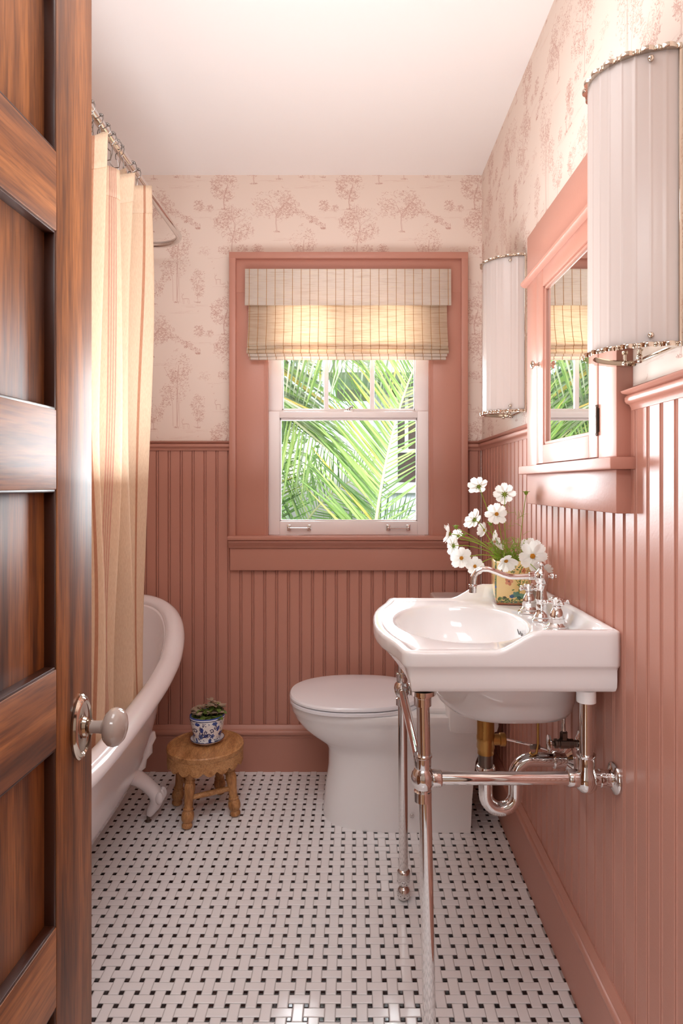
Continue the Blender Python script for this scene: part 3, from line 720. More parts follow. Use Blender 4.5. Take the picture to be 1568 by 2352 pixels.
obj('door_knob', MB().lathe([(.007, 0), (.0065, .002), (.0035, .004), (.0032, .009), (.0045, .012), (.0095, .015), (.0115, .018), (.0105, .021), (.005, .0235), (.001, .024)], (0,0,0), 'X', 20).xf(Matrix.Translation((FX-.001, 1.760, 1.583)) @ Matrix.Rotation(pi, 4, 'Z')), M['nickel'], dr)
for hz in (1.385, 1.76):
    h = MB().tube([(FX-.003, da-.0005, hz-.027), (FX-.003, da-.0005, hz+.027)], .0028, 10).box(FX-.002, FX, da+.0015, da+.0075, hz-.025, hz+.025).box(FX-.0012, FX, da-.0085, da-.002, hz-.025, hz+.025)
    for q in (-.030, .030): h.ball((FX-.003, da-.0005, hz+q), .0034, 8)
    for q in (-.009, .009): h.tube([(FX-.003, da-.0005, hz+q-.0007), (FX-.003, da-.0005, hz+q+.0007)], .0034, 10)
    obj('hinge', h, M['dark_metal'], cab)

# ------------------------------------------------------------------ slipper bath on claw feet
def interp(x, xs, ys): return float(np.interp(x, xs, ys))
TCX, TCY = -.985, 1.88
def tub_rim_z(y): return interp(y, [1.0, 1.5, 1.81, 2.05, 2.25, 2.4, 2.55, 2.64, 2.7], [.565, .568, .590, .616, .650, .703, .765, .80, .81])
def se(t, a, b, n=3.2):
    c, s = math.cos(t), math.sin(t)
    return (TCX+a*math.copysign(abs(c)**(2/n), c), TCY+b*math.copysign(abs(s)**(2/n), s))
tub = thing('bathtub', (TCX, TCY, 0), 'white enamel slipper bathtub with rolled rim on claw feet', 'bathtub')
NT = 120
lv_o = [(0, .345, .745), (.03, .325, .725), (.12, .318, .715), (.30, .304, .70), (.5, .284, .668), (.68, .260, .622), (.82, .230, .565), (.93, .180, .50), (1, .13, .44)]
def body_x(z, y):
    zr = tub_rim_z(y)-.03; s = 1-(z-.13)/(zr-.13); a_ = interp(s, [l[0] for l in lv_o], [l[1] for l in lv_o]); b_ = interp(s, [l[0] for l in lv_o], [l[2] for l in lv_o])
    u = min(.98, abs(y-TCY)/b_); return TCX+a_*(1-u**3.2)**(1/3.2)
R = []
for s_, a, b in lv_o:
    ring = []
    for i in range(NT):
        x, y = se(2*pi*i/NT, a, b); yr = TCY+(y-TCY)*.75/b; z = tub_rim_z(min(yr, 2.64))-.03; ring.append((x, y, .13+zf(y)*.3+(z-.13)*(1-s_)))
    R.append(ring)
obj('basin_outside', MB().rings(R, cap1=True), M['enamel'], tub)
lv_i = [(0, .330, .730), (.04, .305, .705), (.2, .290, .685), (.5, .262, .65), (.75, .225, .60), (.92, .17, .53), (1, .11, .44)]
R = []
for s_, a, b in lv_i:
    ring = []
    for i in range(NT):
        x, y = se(2*pi*i/NT, a, b); yr = TCY+(y-TCY)*.75/b; z = tub_rim_z(min(yr, 2.64))-.012; ring.append((x, y, .16+(z-.16)*(1-s_)))
    R.append(ring)
obj('basin_inside', MB().rings(R, cap1=True), M['enamel'], tub)
rim = []
for i in range(NT):
    x, y = se(2*pi*i/NT, .343, .742); rim.append((x, y, tub_rim_z(min(y, 2.64))-.022))
R = []
for i, p in enumerate(rim):
    q0, q1 = Vector(rim[i-1]), Vector(rim[(i+1) % NT]); d = (q1-q0).normalized(); o_ = d.cross(Vector((0,0,1))).normalized(); u_ = o_.cross(d).normalized()
    ring = []
    for k in range(16):
        a = 2*pi*k/16; ring.append(Vector(p)+o_*(.036*math.cos(a))+u_*(.025*math.sin(a)-.010*max(0, math.cos(a))))
    R.append(ring)
obj('rolled_rim', MB().rings(R, loop=True), M['enamel'], tub)
def foot(sx, y0, mir):
    f = lambda x: TCX+sx*(x-TCX)
    yy = lambda dy: y0+mir*dy
    z0 = zf(y0)
    pts = [(-.835, .0, .185), (-.80, .01, .176), (-.772, .02, .155), (-.745, .03, .125), (-.722, .036, .095), (-.722, .038, .068), (-.742, .03, .040), (-.752, .028, .018)]
    rr = [.030, .032, .026, .025, .029, .027, .017, .012]
    mb = MB().tube([(f(x), yy(dy), z+z0) for x, dy, z in pts], rr, 16)
    o = obj('foot', mb, M['enamel'], tub, subsurf=1)
    t2 = MB()
    for q in (-.022, 0, .022): t2.ball((f(-.708), yy(.036)+q, z0+.092), .017, 12, (.9, .62, 1.35))
    obj('toe', t2, M['enamel'], o)
    br = [(body_x(z, yy(.03))+d, yy(.03), z) for z, d in ((.345, .004), (.325, .006), (.30, .003), (.275, .008), (.25, .004), (.225, .009), (.20, .006), (.18, .0))]
    b = MB().tube([(f(x), y, z) for x, y, z in br], [.005, .014, .012, .019, .016, .022, .020, .022], 12)
    obj('leaf_bracket', b, M['enamel'], tub)
    obj('levelling_pad', MB().lathe([(.011, 0), (.012, .004), (.006, .008), (.006, .02)], (f(-.752), yy(.028), z0+.0003), n=16), M['dark_metal'], o)
foot(1, 2.28, 1); foot(-1, 2.28, 1); foot(1, 1.48, -1); foot(-1, 1.48, -1)

# ------------------------------------------------------------------ curtain rail, hooks, curtain
ZRod = 2.226; RX0, RX1, RY0, RY1, RR = -1.26, -.687, 1.05, 2.575, .115
rod = thing('curtain_rail', (RX1, 1.8, ZRod), 'chrome oval shower curtain rail hung above the bathtub', 'curtain rail')
pts = []
for cx, cy, a0 in ((RX1-RR, RY1-RR, 0), (RX0+RR, RY1-RR, pi/2), (RX0+RR, RY0+RR, pi), (RX1-RR, RY0+RR, 1.5*pi)):
    for k in range(9): pts.append((cx+RR*math.cos(a0+k*pi/16), cy+RR*math.sin(a0+k*pi/16), ZRod))
obj('rail_tube', MB().tube(pts, .0125, 16, loop=True), M['chrome'], rod)
for (x, y) in ((RX1, 1.15), (RX0, 1.15), (RX0, 2.3)): obj('ceiling_support', MB().tube([(x, y, ZRod), (x, y, ZC)], .008).lathe([(.028, -.012), (.028, 0)], (x, y, ZC)), M['chrome'], rod)
crest = [1.955, 1.795, 1.695, 1.59, 1.49, 1.39, 1.29]
def cur_y(ph):  # ph in turns from the far edge
    k = min(int(ph), len(crest)-2); return crest[k]+(crest[k+1]-crest[k])*(ph-k)
def cur_pt(ph, v):
    """v 0 top .. 1 bottom"""
    y = cur_y(ph); s = v**.8
    c = math.cos(2*pi*ph); c = math.copysign(abs(c)**.8, c)
    amp = .058*(1-.16*s)+.008*math.sin(3.1*ph+6*v)
    x = -.690-.044*s+amp*c+.006*math.sin(9*ph+5*v)
    if ph < .5: x = x*(1-0)+.0*v
    yy = y+.115*s+.012*math.sin(2*pi*ph*1.0+1.2)+.006*math.sin(11*v+4*ph)
    top = 2.165+.012*math.cos(2*pi*ph)-(.03 if .8 < ph else 0)-.022*abs(math.sin(pi*ph*1.0+.4))*min(1, ph)
    if 1.6 < ph < 2.25: top -= .012+.03*math.sin((ph-1.6)/.65*pi)
    z = top-(top-.515)*v
    return (x, yy, z)
cur = thing('shower_curtain', (-.69, 1.7, .515), 'cream linen shower curtain with terracotta stripes gathered over the tub', 'curtain')
NU, NV = 420, 70; phs = [5.6*i/NU for i in range(NU+1)]
P = [[cur_pt(ph, (j/NV)**1.3) for ph in phs] for j in range(NV+1)]
arc = [0]
for i in range(1, NU+1): arc.append(arc[-1]+(Vector(P[30][i])-Vector(P[30][i-1])).length)
co = obj('curtain_cloth', MB().grid(P), M['cloth'], cur, ang=180, fix=False, thick=.0012)
W_ = NU+1; uvl = co.data.uv_layers.new(name='UVMap')
for lp in co.data.loops: uvl.data[lp.index].uv = (arc[lp.vertex_index % W_]/.165+.07, (lp.vertex_index//W_)/NV)
Ph = [[(x+.0016, y-.0012, z) for x, y, z in [cur_pt(ph, v) for ph in phs]] for v in np.linspace(0, .048, 6)]
ho = obj('hem', MB().grid(Ph), M['cloth'], cur, ang=180, fix=False, thick=.001)
uvl = ho.data.uv_layers.new(name='UVMap')
for lp in ho.data.loops: uvl.data[lp.index].uv = (arc[lp.vertex_index % W_]/.165+.07, 0)
hook0 = None
hk_y = [1.34, 1.42, 1.50, 1.57, 1.63, 1.69, 1.735, 1.775, 1.81, 1.85, 1.935, 1.975]
for i, y in enumerate(hk_y):
    if hook0 is None:
        hook0 = thing('curtain_ring', (RX1, y, ZRod), 'chrome roller ring hanging on the curtain rail', 'curtain ring', 'chrome roller rings on the curtain rail')
        ring = [(RX1+.021*math.cos(a), y+.004*math.sin(a), ZRod-.006+.021*math.sin(a)) for a in np.linspace(-1.0, pi+1.0, 24)]
        hk = [ring[-1]]+[(RX1-.012, y, ZRod-.034), (RX1-.015, y+.002, ZRod-.055), (RX1-.006, y+.003, ZRod-.066), (RX1+.008, y+.003, ZRod-.064), (RX1+.012, y+.002, ZRod-.048), (RX1+.013, y, ZRod-.03), ring[0]]
        obj('wire', MB().tube(ring+hk[1:], .0014, 8, loop=False), M['steel'], hook0)
        b = MB()
        for a in (.9, 1.2, 1.57, 1.94, 2.25): b.ball((RX1+.0195*math.cos(a), y+.004, ZRod-.004+.0195*math.sin(a)), .0042, 10)
        obj('rollers', b, M['steel'], hook0); h = hook0
    else:
        h = copy_tree(hook0); h.location = (RX1, y, ZRod)
    h.rotation_euler = (rnd.uniform(-.1, .1), rnd.uniform(-.15, .15), rnd.uniform(-.8, .8))

# ------------------------------------------------------------------ toilet, facing left, tank at the right wall
tcy = 2.40
toi = thing('toilet', (.15, tcy, zf(tcy)), 'white one piece toilet with a closed lid beside the window wall', 'toilet')
def slice_(xf_, xb, hw, z, n=64, pw=2.3):
    xm = min(xb-.02, xf_+.30)
    pts = []
    for i in range(n//2+1):      # front curve from +y side round the front to -y side
        a = pi/2+pi*i/(n//2); c, s = math.cos(a), math.sin(a)
        pts.append((xm-(xm-xf_)*abs(c)**(2/pw), tcy+hw*math.copysign(abs(s)**(2/pw), s), z))
    k = n-len(pts)
    for i in range(k):
        t = (i+1)/(k+1)
        if t < .25: pts.append((xm+(xb-xm)*t/.25, tcy-hw, z))
        elif t <= .75: pts.append((xb, tcy-hw+2*hw*(t-.25)/.5, z))
        else: pts.append((xb-(xb-xm)*(t-.75)/.25, tcy+hw, z))
    return pts
sl = [(.0003+zf(2.23), -.118, .412, .165, 2.6), (.05, -.116, .414, .165, 2.6), (.12, -.108, .418, .160, 2.6), (.20, -.097, .425, .155, 2.5), (.262, -.098, .432, .155, 2.4), (.285, -.112, .440, .158, 2.3), (.305, -.145, .448, .165, 2.2), (.325, -.172, .458, .173, 2.2), (.35, -.200, .472, .181, 2.2),
      (.38, -.222, .490, .187, 2.2), (.40, -.231, .495, .189, 2.2), (.404, -.234, .495, .191, 2.2), (.425, -.237, .495, .192, 2.2), (.432, -.234, .495, .190, 2.2)]
obj('bowl', MB().rings([slice_(a, b, hw, z, pw=pw) for z, a, b, hw, pw in sl], cap0=True, cap1=True), M['porcelain'], toi, ang=50)
def seat_slice(xf_, xb, hw, z): 
    pts = []
    for i in range(64):
        a = 2*pi*i/64; c, s = math.cos(a), math.sin(a); xm = xf_+.235
        x = xm+(xb-xm)*(abs(c)**(.75))*(1 if c > 0 else 0)-(xm-xf_)*(abs(c)**(.95) if c < 0 else 0)
        pts.append((x, tcy+hw*math.copysign(abs(s)**.9, s), z))
    return pts
obj('seat', MB().rings([seat_slice(-.238, .25, .192, .4325), seat_slice(-.243, .252, .197, .437), seat_slice(-.243, .252, .197, .446), seat_slice(-.239, .25, .194, .449)], cap0=True, cap1=True), M['seat'], toi)
obj('lid', MB().rings([seat_slice(-.238, .25, .193, .451), seat_slice(-.244, .252, .199, .454), seat_slice(-.244, .252, .199, .461), seat_slice(-.240, .25, .195, .467), seat_slice(-.215, .235, .172, .4715), seat_slice(-.12, .17, .10, .475)], cap0=True, cap1=True), M['seat'], toi)
obj('hinge_deck', MB().box(.235, .40, tcy-.155, tcy+.155, .43, .455, .01), M['porcelain'], toi)
obj('tank', MB().box(.325, .512, tcy-.205, tcy+.20, .372, .775, .03), M['porcelain'], toi)
obj('tank_lid', MB().box(.312, .520, tcy-.215, tcy+.21, .775, .805, .010), M['porcelain'], toi)
obj('fixing_screw', MB().lathe([(.008, 0), (.007, -.002), (.002, -.003)], (.205, tcy-.1655, .075), 'Y', 14), M['chrome'], toi)

# ------------------------------------------------------------------ console basin
scy, shy = 1.59, .307; SXB = XR-.005
front = [(0, .048), (.05, .049), (.10, .0535), (.15, .063), (.19, .075), (.225, .086), (.255, .0925), (.28, .0975), (.295, .1015), (.303, .108), (.307, .118)]
def outline():
    half = [(x, dy) for dy, x in front]+[(.307 and x, .307) for x in np.linspace(.14, SXB-.01, 22)]+[(SXB, .300)]
    right = [(SXB, d) for d in np.linspace(.27, 0, 12)]
    h = half+right                       # dy >= 0 from the front centre to the back centre
    lo = [(x, scy-dy) for x, dy in h]    # near side
    hi = [(x, scy+dy) for x, dy in h[::-1]][1:-1]
    return lo+hi
OUT = outline(); NO = len(OUT)
def frontx(dy): return float(np.interp(abs(dy), [f[0] for f in front], [f[1] for f in front]))
def inset(poly, d):
    r = []
    for x, y in poly:
        dy = max(-(shy-d), min(shy-d, y-scy)); fx = frontx(dy)+d
        r.append((min(max(x, fx), SXB-d), scy+dy))
    return r
def sm(a, b, x): t = min(1, max(0, (x-a)/(b-a))); return t*t*(3-2*t)
def ztop(x): return .909+.042*sm(.285, .385, x)
basin = thing('washbasin', (.3, scy, .82), 'white porcelain console washbasin with raised back ledge', 'washbasin')
R = []
def oring(d, zfun, g=0):
    o_ = inset(OUT, d); r = []
    for (x, y), (x0, y0) in zip(o_, OUT):
        if g and x < .118: x = x+(.118-x)*g
        r.append((min(x, SXB), y, zfun(x0)))
    return r
prof = [(.10, .8235, 1), (.013, .8235, 1), (.009, .826, 1), (.007, .834, .8), (.0065, .846, .5), (.0065, .858, .28), (.0065, .868, .1), (.005, .8735, .03), (.0005, .8775, 0), (.0, .880, 0), (.0, .885, 0)]
for d, z, g in prof: R.append(oring(d, lambda x, z=z: z, g))
R.append(oring(0, lambda x: ztop(x)-.010)); R.append(oring(.0008, lambda x: ztop(x)-.005)); R.append(oring(.0030, lambda x: ztop(x)-.0015)); R.append(oring(.006, ztop)); R.append(oring(.016, ztop))
R.append(oring(.021, lambda x: ztop(x)-.002*(1+2*(ztop(x)-.909)/.042)))
R.append(oring(.028, lambda x: .909-.004+.3*(ztop(x)-.909)*1.0)); R.append(oring(.040, lambda x: .9055))
bcx, bcy, ba, bb = .2655, scy, .163, .213
ang_ = [math.atan2((y-bcy)/1.0, (x-bcx)) for x, y in OUT]
def bowl_ring(k, z, cx=bcx):
    return [(cx+ba*k*math.cos(a)*1.0 if False else cx+ba*k*ca, bcy+bb*k*sa, z) for (ca, sa) in csa]
csa = []
for a in ang_:
    c, s = math.cos(a)/ba, math.sin(a)/bb; q = math.hypot(c, s); csa.append((c/q, s/q))
for k, z in ((1.05, .9055), (1.02, .9045), (1.0, .902), (.985, .896), (.965, .88), (.93, .855), (.87, .83), (.77, .805), (.62, .785), (.42, .772), (.22, .766), (.12, .764)):
    R.append(bowl_ring(k, z, bcx+.055*(1-min(k, 1))))
obj('basin_body', MB().rings(R, cap1=True), M['porcelain'], basin, ang=60)
# hull of the bowl below the apron
R = []
for x0, x1, hy, z in ((.165, .535, .225, .826), (.168, .535, .222, .805), (.182, .534, .212, .78), (.190, .532, .202, .752), (.203, .53, .188, .728), (.220, .525, .172, .712), (.25, .515, .14, .703), (.33, .48, .06, .700)):
    ring = []
    for i in range(64):
        a = 2*pi*i/64; c, s = math.cos(a), math.sin(a); xm = .35
        x = xm+(x1-xm)*abs(c)**.55 if c > 0 else xm-(xm-x0)*abs(c)**.9
        ring.append((x, scy+hy*math.copysign(abs(s)**.85, s), z))
    R.append(ring)
obj('bowl_underside', MB().rings(R[::-1], cap0=True), M['porcelain'], basin, ang=60)
for dy in (-.022, 0, .022):
    a = dy/bb*1.05; x = bcx+ba*.962*math.cos(a)+.002; 
    h = MB().lathe([(.0075, 0), (.0075, .001)], (0,0,0), 'X', 20, sx=.62).xf(Matrix.Translation((x-.0040, scy+dy, .873)) @ Matrix.Rotation(-.28, 4, 'Y') @ Matrix.Scale(-1, 4, (1,0,0)))
    obj('overflow_hole', h, M['hole'], basin, smooth=False)
obj('drain_ring', MB().lathe([(.030, 0), (.029, .003), (.024, .003), (.022, .0005), (.001, .001)], (bcx+.055, scy, .7645), n=30), M['chrome'], basin)

# chrome stand
stand = thing('basin_stand', (.3, scy, 0), 'polished chrome leg stand with crossbars carrying the washbasin', 'basin stand')
ZB = .637; yn, yf = 1.316, 1.888; lx = .143
def leg(x, y, bx):
    z0 = zf(y); o = obj('leg', MB().tube([(x, y, .8225), (bx, y, z0+.07)], .0138, 20), M['chrome'], stand)
    pr = [(.006, 0), (.012, .002), (.0185, .012), (.0205, .022), (.018, .033), (.011, .040), (.0125, .044), (.017, .048), (.0195, .052), (.0195, .086), (.0175, .089), (.0138, .092)]
    obj('foot', MB().lathe(pr, (bx, y, z0+.0003), n=24), M['chrome'], o)
    return o
for y, bx in ((yn, .158), (yf, .148)):
    o = leg(lx, y, bx)
    mb = MB().lathe([(.0185, -.046), (.0185, -.026), (.015, -.024), (.018, -.018), (.0235, -.006), (.0245, .003), (.022, .014), (.0165, .022), (.0175, .026), (.0175, .044), (.0195, .046), (.0195, .050), (.0138, .051)], (lx, y, ZB), n=28)
    obj('joint', mb, M['chrome'], o)
    obj('top_collar', MB().lathe([(.0185, .790), (.0185, .806), (.0195, .807), (.0195, .812), (.027, .813), (.027, .8222)], (lx, y, 0), n=28), M['chrome'], o)
    # side bar back to the wall
    xr = .4835
    obj('side_bar', MB().tube([(lx, y, ZB), (xr, y, ZB)], .0135, 20), M['chrome'], stand)
    obj('bar_collar', MB().lathe([(.0175, .02), (.0175, .036), (.0165, .038), (.0135, .04)], (lx, y, ZB), 'X', 24), M['chrome'], stand)
    obj('bar_collar', MB().lathe([(.0135, -.04), (.0165, -.038), (.0175, -.036), (.0175, -.018)], (xr, y, ZB), 'X', 24), M['chrome'], stand)
    w = MB().lathe([(.006, -.030), (.014, -.027), (.021, -.018), (.0235, -.005), (.022, .008), (.0175, .02), (.017, .044), (.0195, .047), (.0195, .051), (.0138, .052)], (xr, y, ZB), n=28)
    w.lathe([(.0175, .015), (.0165, .026), (.0185, .028), (.0185, .036), (.0165, .038), (.0165, .048), (.0175, .05), (.031, .0545), (.033, .0575), (.033, .0605)], (xr, y, ZB), 'X', 28)
    obj('wall_elbow', w, M['chrome'], stand, ang=40)
    obj('rear_post', MB().tube([(xr, y, ZB), (xr, y, .80)], .0138, 20), M['chrome'], stand)
    obj('post_collar', MB().lathe([(.0138, .795), (.020, .797), (.020, .8222)], (xr, y, 0), n=24), M['porcelain'], stand)
obj('front_bar', MB().tube([(lx, yn, ZB), (lx, yf, ZB)], .0115, 20), M['chrome'], stand)
for y, s_ in ((yn, 1), (yf, -1)): obj('bar_collar', MB().lathe([(.0165, s_*.018), (.0165, s_*.034), (.0115, s_*.037)], (lx, y, ZB), 'Y', 24), M['chrome'], stand)

# waste pipe
tx = .331
trap = thing('waste_trap', (tx, scy, .43), 'chrome waste trap with a brass tailpiece under the washbasin', 'waste pipe')
obj('tailpiece', MB().lathe([(.0215, .705), (.0215, .620), (.0225, .618), (.0225, .606), (.0215, .604), (.0225, .588), (.0215, .586), (.0205, .582), (.0205, .572)], (tx, scy, 0), n=28)
    .lathe([(.014, .012), (.014, .034), (.0165, .036), (.0165, .048), (.014, .050)], (tx, scy, .607), 'X', 24), M['brass'], trap, label='raw brass tailpiece with side outlet')
obj('drain_pipe', MB().tube([(tx, scy, .575), (tx, scy, .52)], .0185, 20), M['dark_metal'], trap)
rU = .0375; pts = [(tx, scy, .535), (tx, scy, .49)]
for k in range(13): a = pi+pi*k/12; pts.append((tx+rU+rU*math.cos(a), scy, .470+rU*math.sin(a)))
pts += [(tx+2*rU, scy, .49), (tx+2*rU, scy, .510)]
for k in range(9): a = pi-pi/2*k/8; pts.append((tx+2*rU+.042+.042*math.cos(a), scy, .514+.042*math.sin(a)))
pts += [(XR-.03, scy, .556)]
obj('trap_bend', MB().tube(pts, .0175, 20), M['chrome'], trap)
obj('slip_nut', MB().lathe([(.0185, .515), (.0205, .518), (.0205, .528), (.0240, .531), (.0245, .537), (.0225, .542), (.020, .543)], (tx, scy, 0), n=28), M['chrome'], trap)
obj('wall_flange', MB().lathe([(.019, -.045), (.022, -.042), (.022, -.030), (.019, -.028), (.020, -.015), (.030, -.008), (.036, -.004), (.036, -.0005)], (XR-.0045, scy, .556), 'X', 30), M['chrome'], trap)
obj('pop_up_rod', MB().tube([(tx+.046, scy, .609), (tx+.112, scy-.006, .596), (tx+.155, scy-.01, .585)], .0028, 8), M['chrome'], trap)
obj('pop_up_clip', MB().box(tx+.110, tx+.135, scy-.012, scy-.002, .586, .597, .002), M['dark_metal'], trap)
st_ = MB().tube([(tx+.128, scy-.013, .66), (tx+.128, scy-.013, .60), (tx+.124, scy-.013, .578), (tx+.114, scy-.013, .574), (tx+.108, scy-.013, .579)], .0032, 8)
obj('lift_strap', st_, M['brass'], trap)
def valve(y, label, xs=0):
    z = .628 if y < 1.6 else .652
    t = thing('shutoff_valve', (XR-.004, y, z), label, 'valve', 'shutoff valves under the basin')
    x = XR-.0048
    obj('wall_flange', MB().lathe([(.012, -.012), (.022, -.006), (.029, -.003), (.0295, -.0004)], (x, y, z), 'X', 28), M['chrome'], t)
    obj('valve_body', MB().lathe([(.009, -.008), (.009, -.018), (.0115, -.020), (.0115, -.030), (.0125, -.031), (.0125, -.052), (.010, -.053), (.010, -.056), (.012, -.058), (.012, -.064), (.006, -.066), (.006, -.073)], (x, y, z), 'X', 8), M['dark_metal'], t)
    obj('valve_handle', MB().lathe([(.004, -.070), (.013, -.072), (.0185, -.075), (.0185, -.079), (.012, -.081), (.003, -.082)], (x, y, z), 'X', 24, sx=1.0, sy=1.1), M['chrome'], t)
    obj('compression_nut', MB().lathe([(.009, .010), (.0095, .014), (.0095, .027), (.006, .030)], (x-.042, y, z), n=6), M['dark_metal'], t, smooth=False)
    obj('supply_tube', MB().tube([(x-.042, y, z+.01), (x-.042, y, z+.06), (x-.046, y+.003, .70), (x-.05, y+.01, .80)], .0048, 12), M['chrome'], t)
valve(1.514, 'dark metal shutoff valve with round handle above the trap arm'); valve(1.745, 'second shutoff valve mostly hidden behind, farther along the wall')

# ------------------------------------------------------------------ tap
ZD = .9057; tap = thing('basin_tap', (.472, scy, ZD), 'chrome widespread basin tap with curved spout and two cross handles', 'tap')
x0 = .472
obj('spout_column', MB().lathe([(.0235, 0), (.024, .003), (.0225, .006), (.020, .008), (.0205, .012), (.0165, .018), (.0135, .022), (.0125, .030), (.013, .040), (.0125, .042), (.0125, .046), (.0145, .049), (.0150, .056), (.0128, .066),
    (.0118, .078), (.0130, .088), (.0138, .091), (.0120, .093), (.0150, .098), (.0178, .106), (.0182, .114), (.0160, .122), (.0105, .128), (.0060, .132), (.0055, .137), (.0095, .142), (.0100, .145), (.0060, .149), (.001, .150)], (x0, scy, ZD), n=30), M['chrome'], tap)
sp_pts = [(.468, 1.018), (.44, 1.0175), (.41, 1.0165), (.392, 1.017), (.374, 1.022), (.356, 1.0295), (.338, 1.036), (.322, 1.0365), (.309, 1.030), (.302, 1.019), (.2995, 1.006), (.299, .994)]
obj('spout', MB().tube([(x, scy, z) for x, z in sp_pts], [.0085, .0075, .007, .007, .007, .007, .0072, .0075, .0077, .0078, .0078, .0078], 20), M['chrome'], tap)
obj('spout_collar', MB().lathe([(.0085, -.033), (.0100, -.031), (.0100, -.020), (.0085, -.018)], (x0, scy, 1.0183), 'X', 24), M['chrome'], tap)
obj('aerator', MB().lathe([(.0095, .998), (.0108, .996), (.0108, .9935), (.0095, .992), (.0095, .977), (.0085, .9765), (.0080, .985)], (.299, scy, 0), n=24, cap0=False), M['chrome'], tap)
obj('lift_knob', MB().lathe([(.004, .014), (.0035, .022), (.0065, .025), (.0075, .028), (.006, .032), (.0035, .034), (.0045, .036), (.001, .038)], (x0, scy, 1.0183), 'X', 20), M['chrome'], tap)
for y, r0 in ((scy-.1, .12), (scy+.1, .5)):
    hx = x0+.006 if y < scy else x0-.004
    o = obj('handle_base', MB().lathe([(.029, 0), (.0295, .003), (.027, .006), (.024, .0075), (.0245, .011), (.0195, .015), (.0175, .018)], (hx, y, ZD), n=30), M['chrome'], tap)
    obj('handle_hex', MB().lathe([(.0185, .017), (.0185, .028)], (hx, y, ZD), n=8), M['chrome'], o, smooth=False)
    obj('handle_stem', MB().lathe([(.0165, .028), (.0170, .033), (.0160, .036), (.0135, .044), (.0110, .049), (.0092, .052), (.0098, .056), (.0090, .060)], (hx, y, ZD), n=26), M['chrome'], o)
    c = MB().lathe([(.0095, .058), (.0120, .061), (.0125, .068), (.0140, .071), (.0142, .075), (.0120, .078), (.002, .0785)], (hx, y, ZD), n=26)
    for k in range(4):
        a = r0+k*pi/2; d = Vector((math.cos(a), math.sin(a), 0)); p = Vector((hx, y, ZD+.066))
        c.tube([p+d*.009, p+d*.016, p+d*.021, p+d*.0235, p+d*.026], [.0055, .0036, .0034, .0045, .003], 10).ball(p+d*.0285, .0052, 10)
    obj('cross_handle', c, M['chrome'], o)

# ------------------------------------------------------------------ vase with cosmos
vz = .9062; vc = Vector((.455, 1.835, vz)); vs_ = .052; vrot = math.radians(-7)
vase = thing('vase', vc, 'square cream vase painted with flowers and branches on the washbasin', 'vase')
def sq(k, z, r=.14):
    pts = []
    for i in range(48):
        a = 2*pi*i/48+pi/4; c, s = math.cos(a), math.sin(a); q = max(abs(c), abs(s)); e = (1-r)+r*q
        x, y = k*c/q*e*1, k*s/q*e
        xr_, yr_ = x*math.cos(vrot)-y*math.sin(vrot), x*math.sin(vrot)+y*math.cos(vrot)
        pts.append((vc.x+xr_, vc.y+yr_, vz+z))
    return pts
vprof = [(.040, 0), (.046, .002), (.049, .012), (.051, .03), (.052, .06), (.052, .10), (.0515, .124), (.050, .126), (.047, .124), (.046, .11), (.044, .02)]
vo_ = obj('vase_body', MB().rings([sq(k, z) for k, z in vprof], cap0=True, cap1=True), M['vase'], vase, ang=50)
def vuv(c):
    x, y = c.x*math.cos(-vrot)-c.y*math.sin(-vrot), c.x*math.sin(-vrot)+c.y*math.cos(-vrot)
    u = x if abs(y) >= abs(x) else y
    return (u/.104+.5, c.z/.126)
set_uv(vo_, vuv)
def petal_mb(L_=1.0, w=.40, cup=.12, seed=0):
    r = random.Random(seed); P_ = []
    nx, ny = 6, 8
    for j in range(ny+1):
        t = j/ny; ww = w*(.22+.9*math.sin(pi*min(1, t*.62+.06))**1.1) if t < .86 else w*(1.02-.25*((t-.86)/.14))
        row = []
        for i in range(nx+1):
            s_ = i/nx*2-1; tooth = .045*math.cos(s_*pi*2.5)*(t**6); z = cup*t*t*.9+.016*math.cos(s_*pi*3.2)*min(1, t*3)+(-.10*s_*s_*(1-.4*t))*-1*.6
            row.append((s_*ww*.5, (.06+t*(.94))*L_+tooth-.05*s_*s_*t, z))
        P_.append(row)
    return MB().grid(P_)
petal_me = [mesh_of('petal', petal_mb(seed=k, w=.53+.04*k, cup=.10+.08*k), M['petal'], ang=180, fix=False) for k in range(3)]
vx, vy = vc.x, vc.y
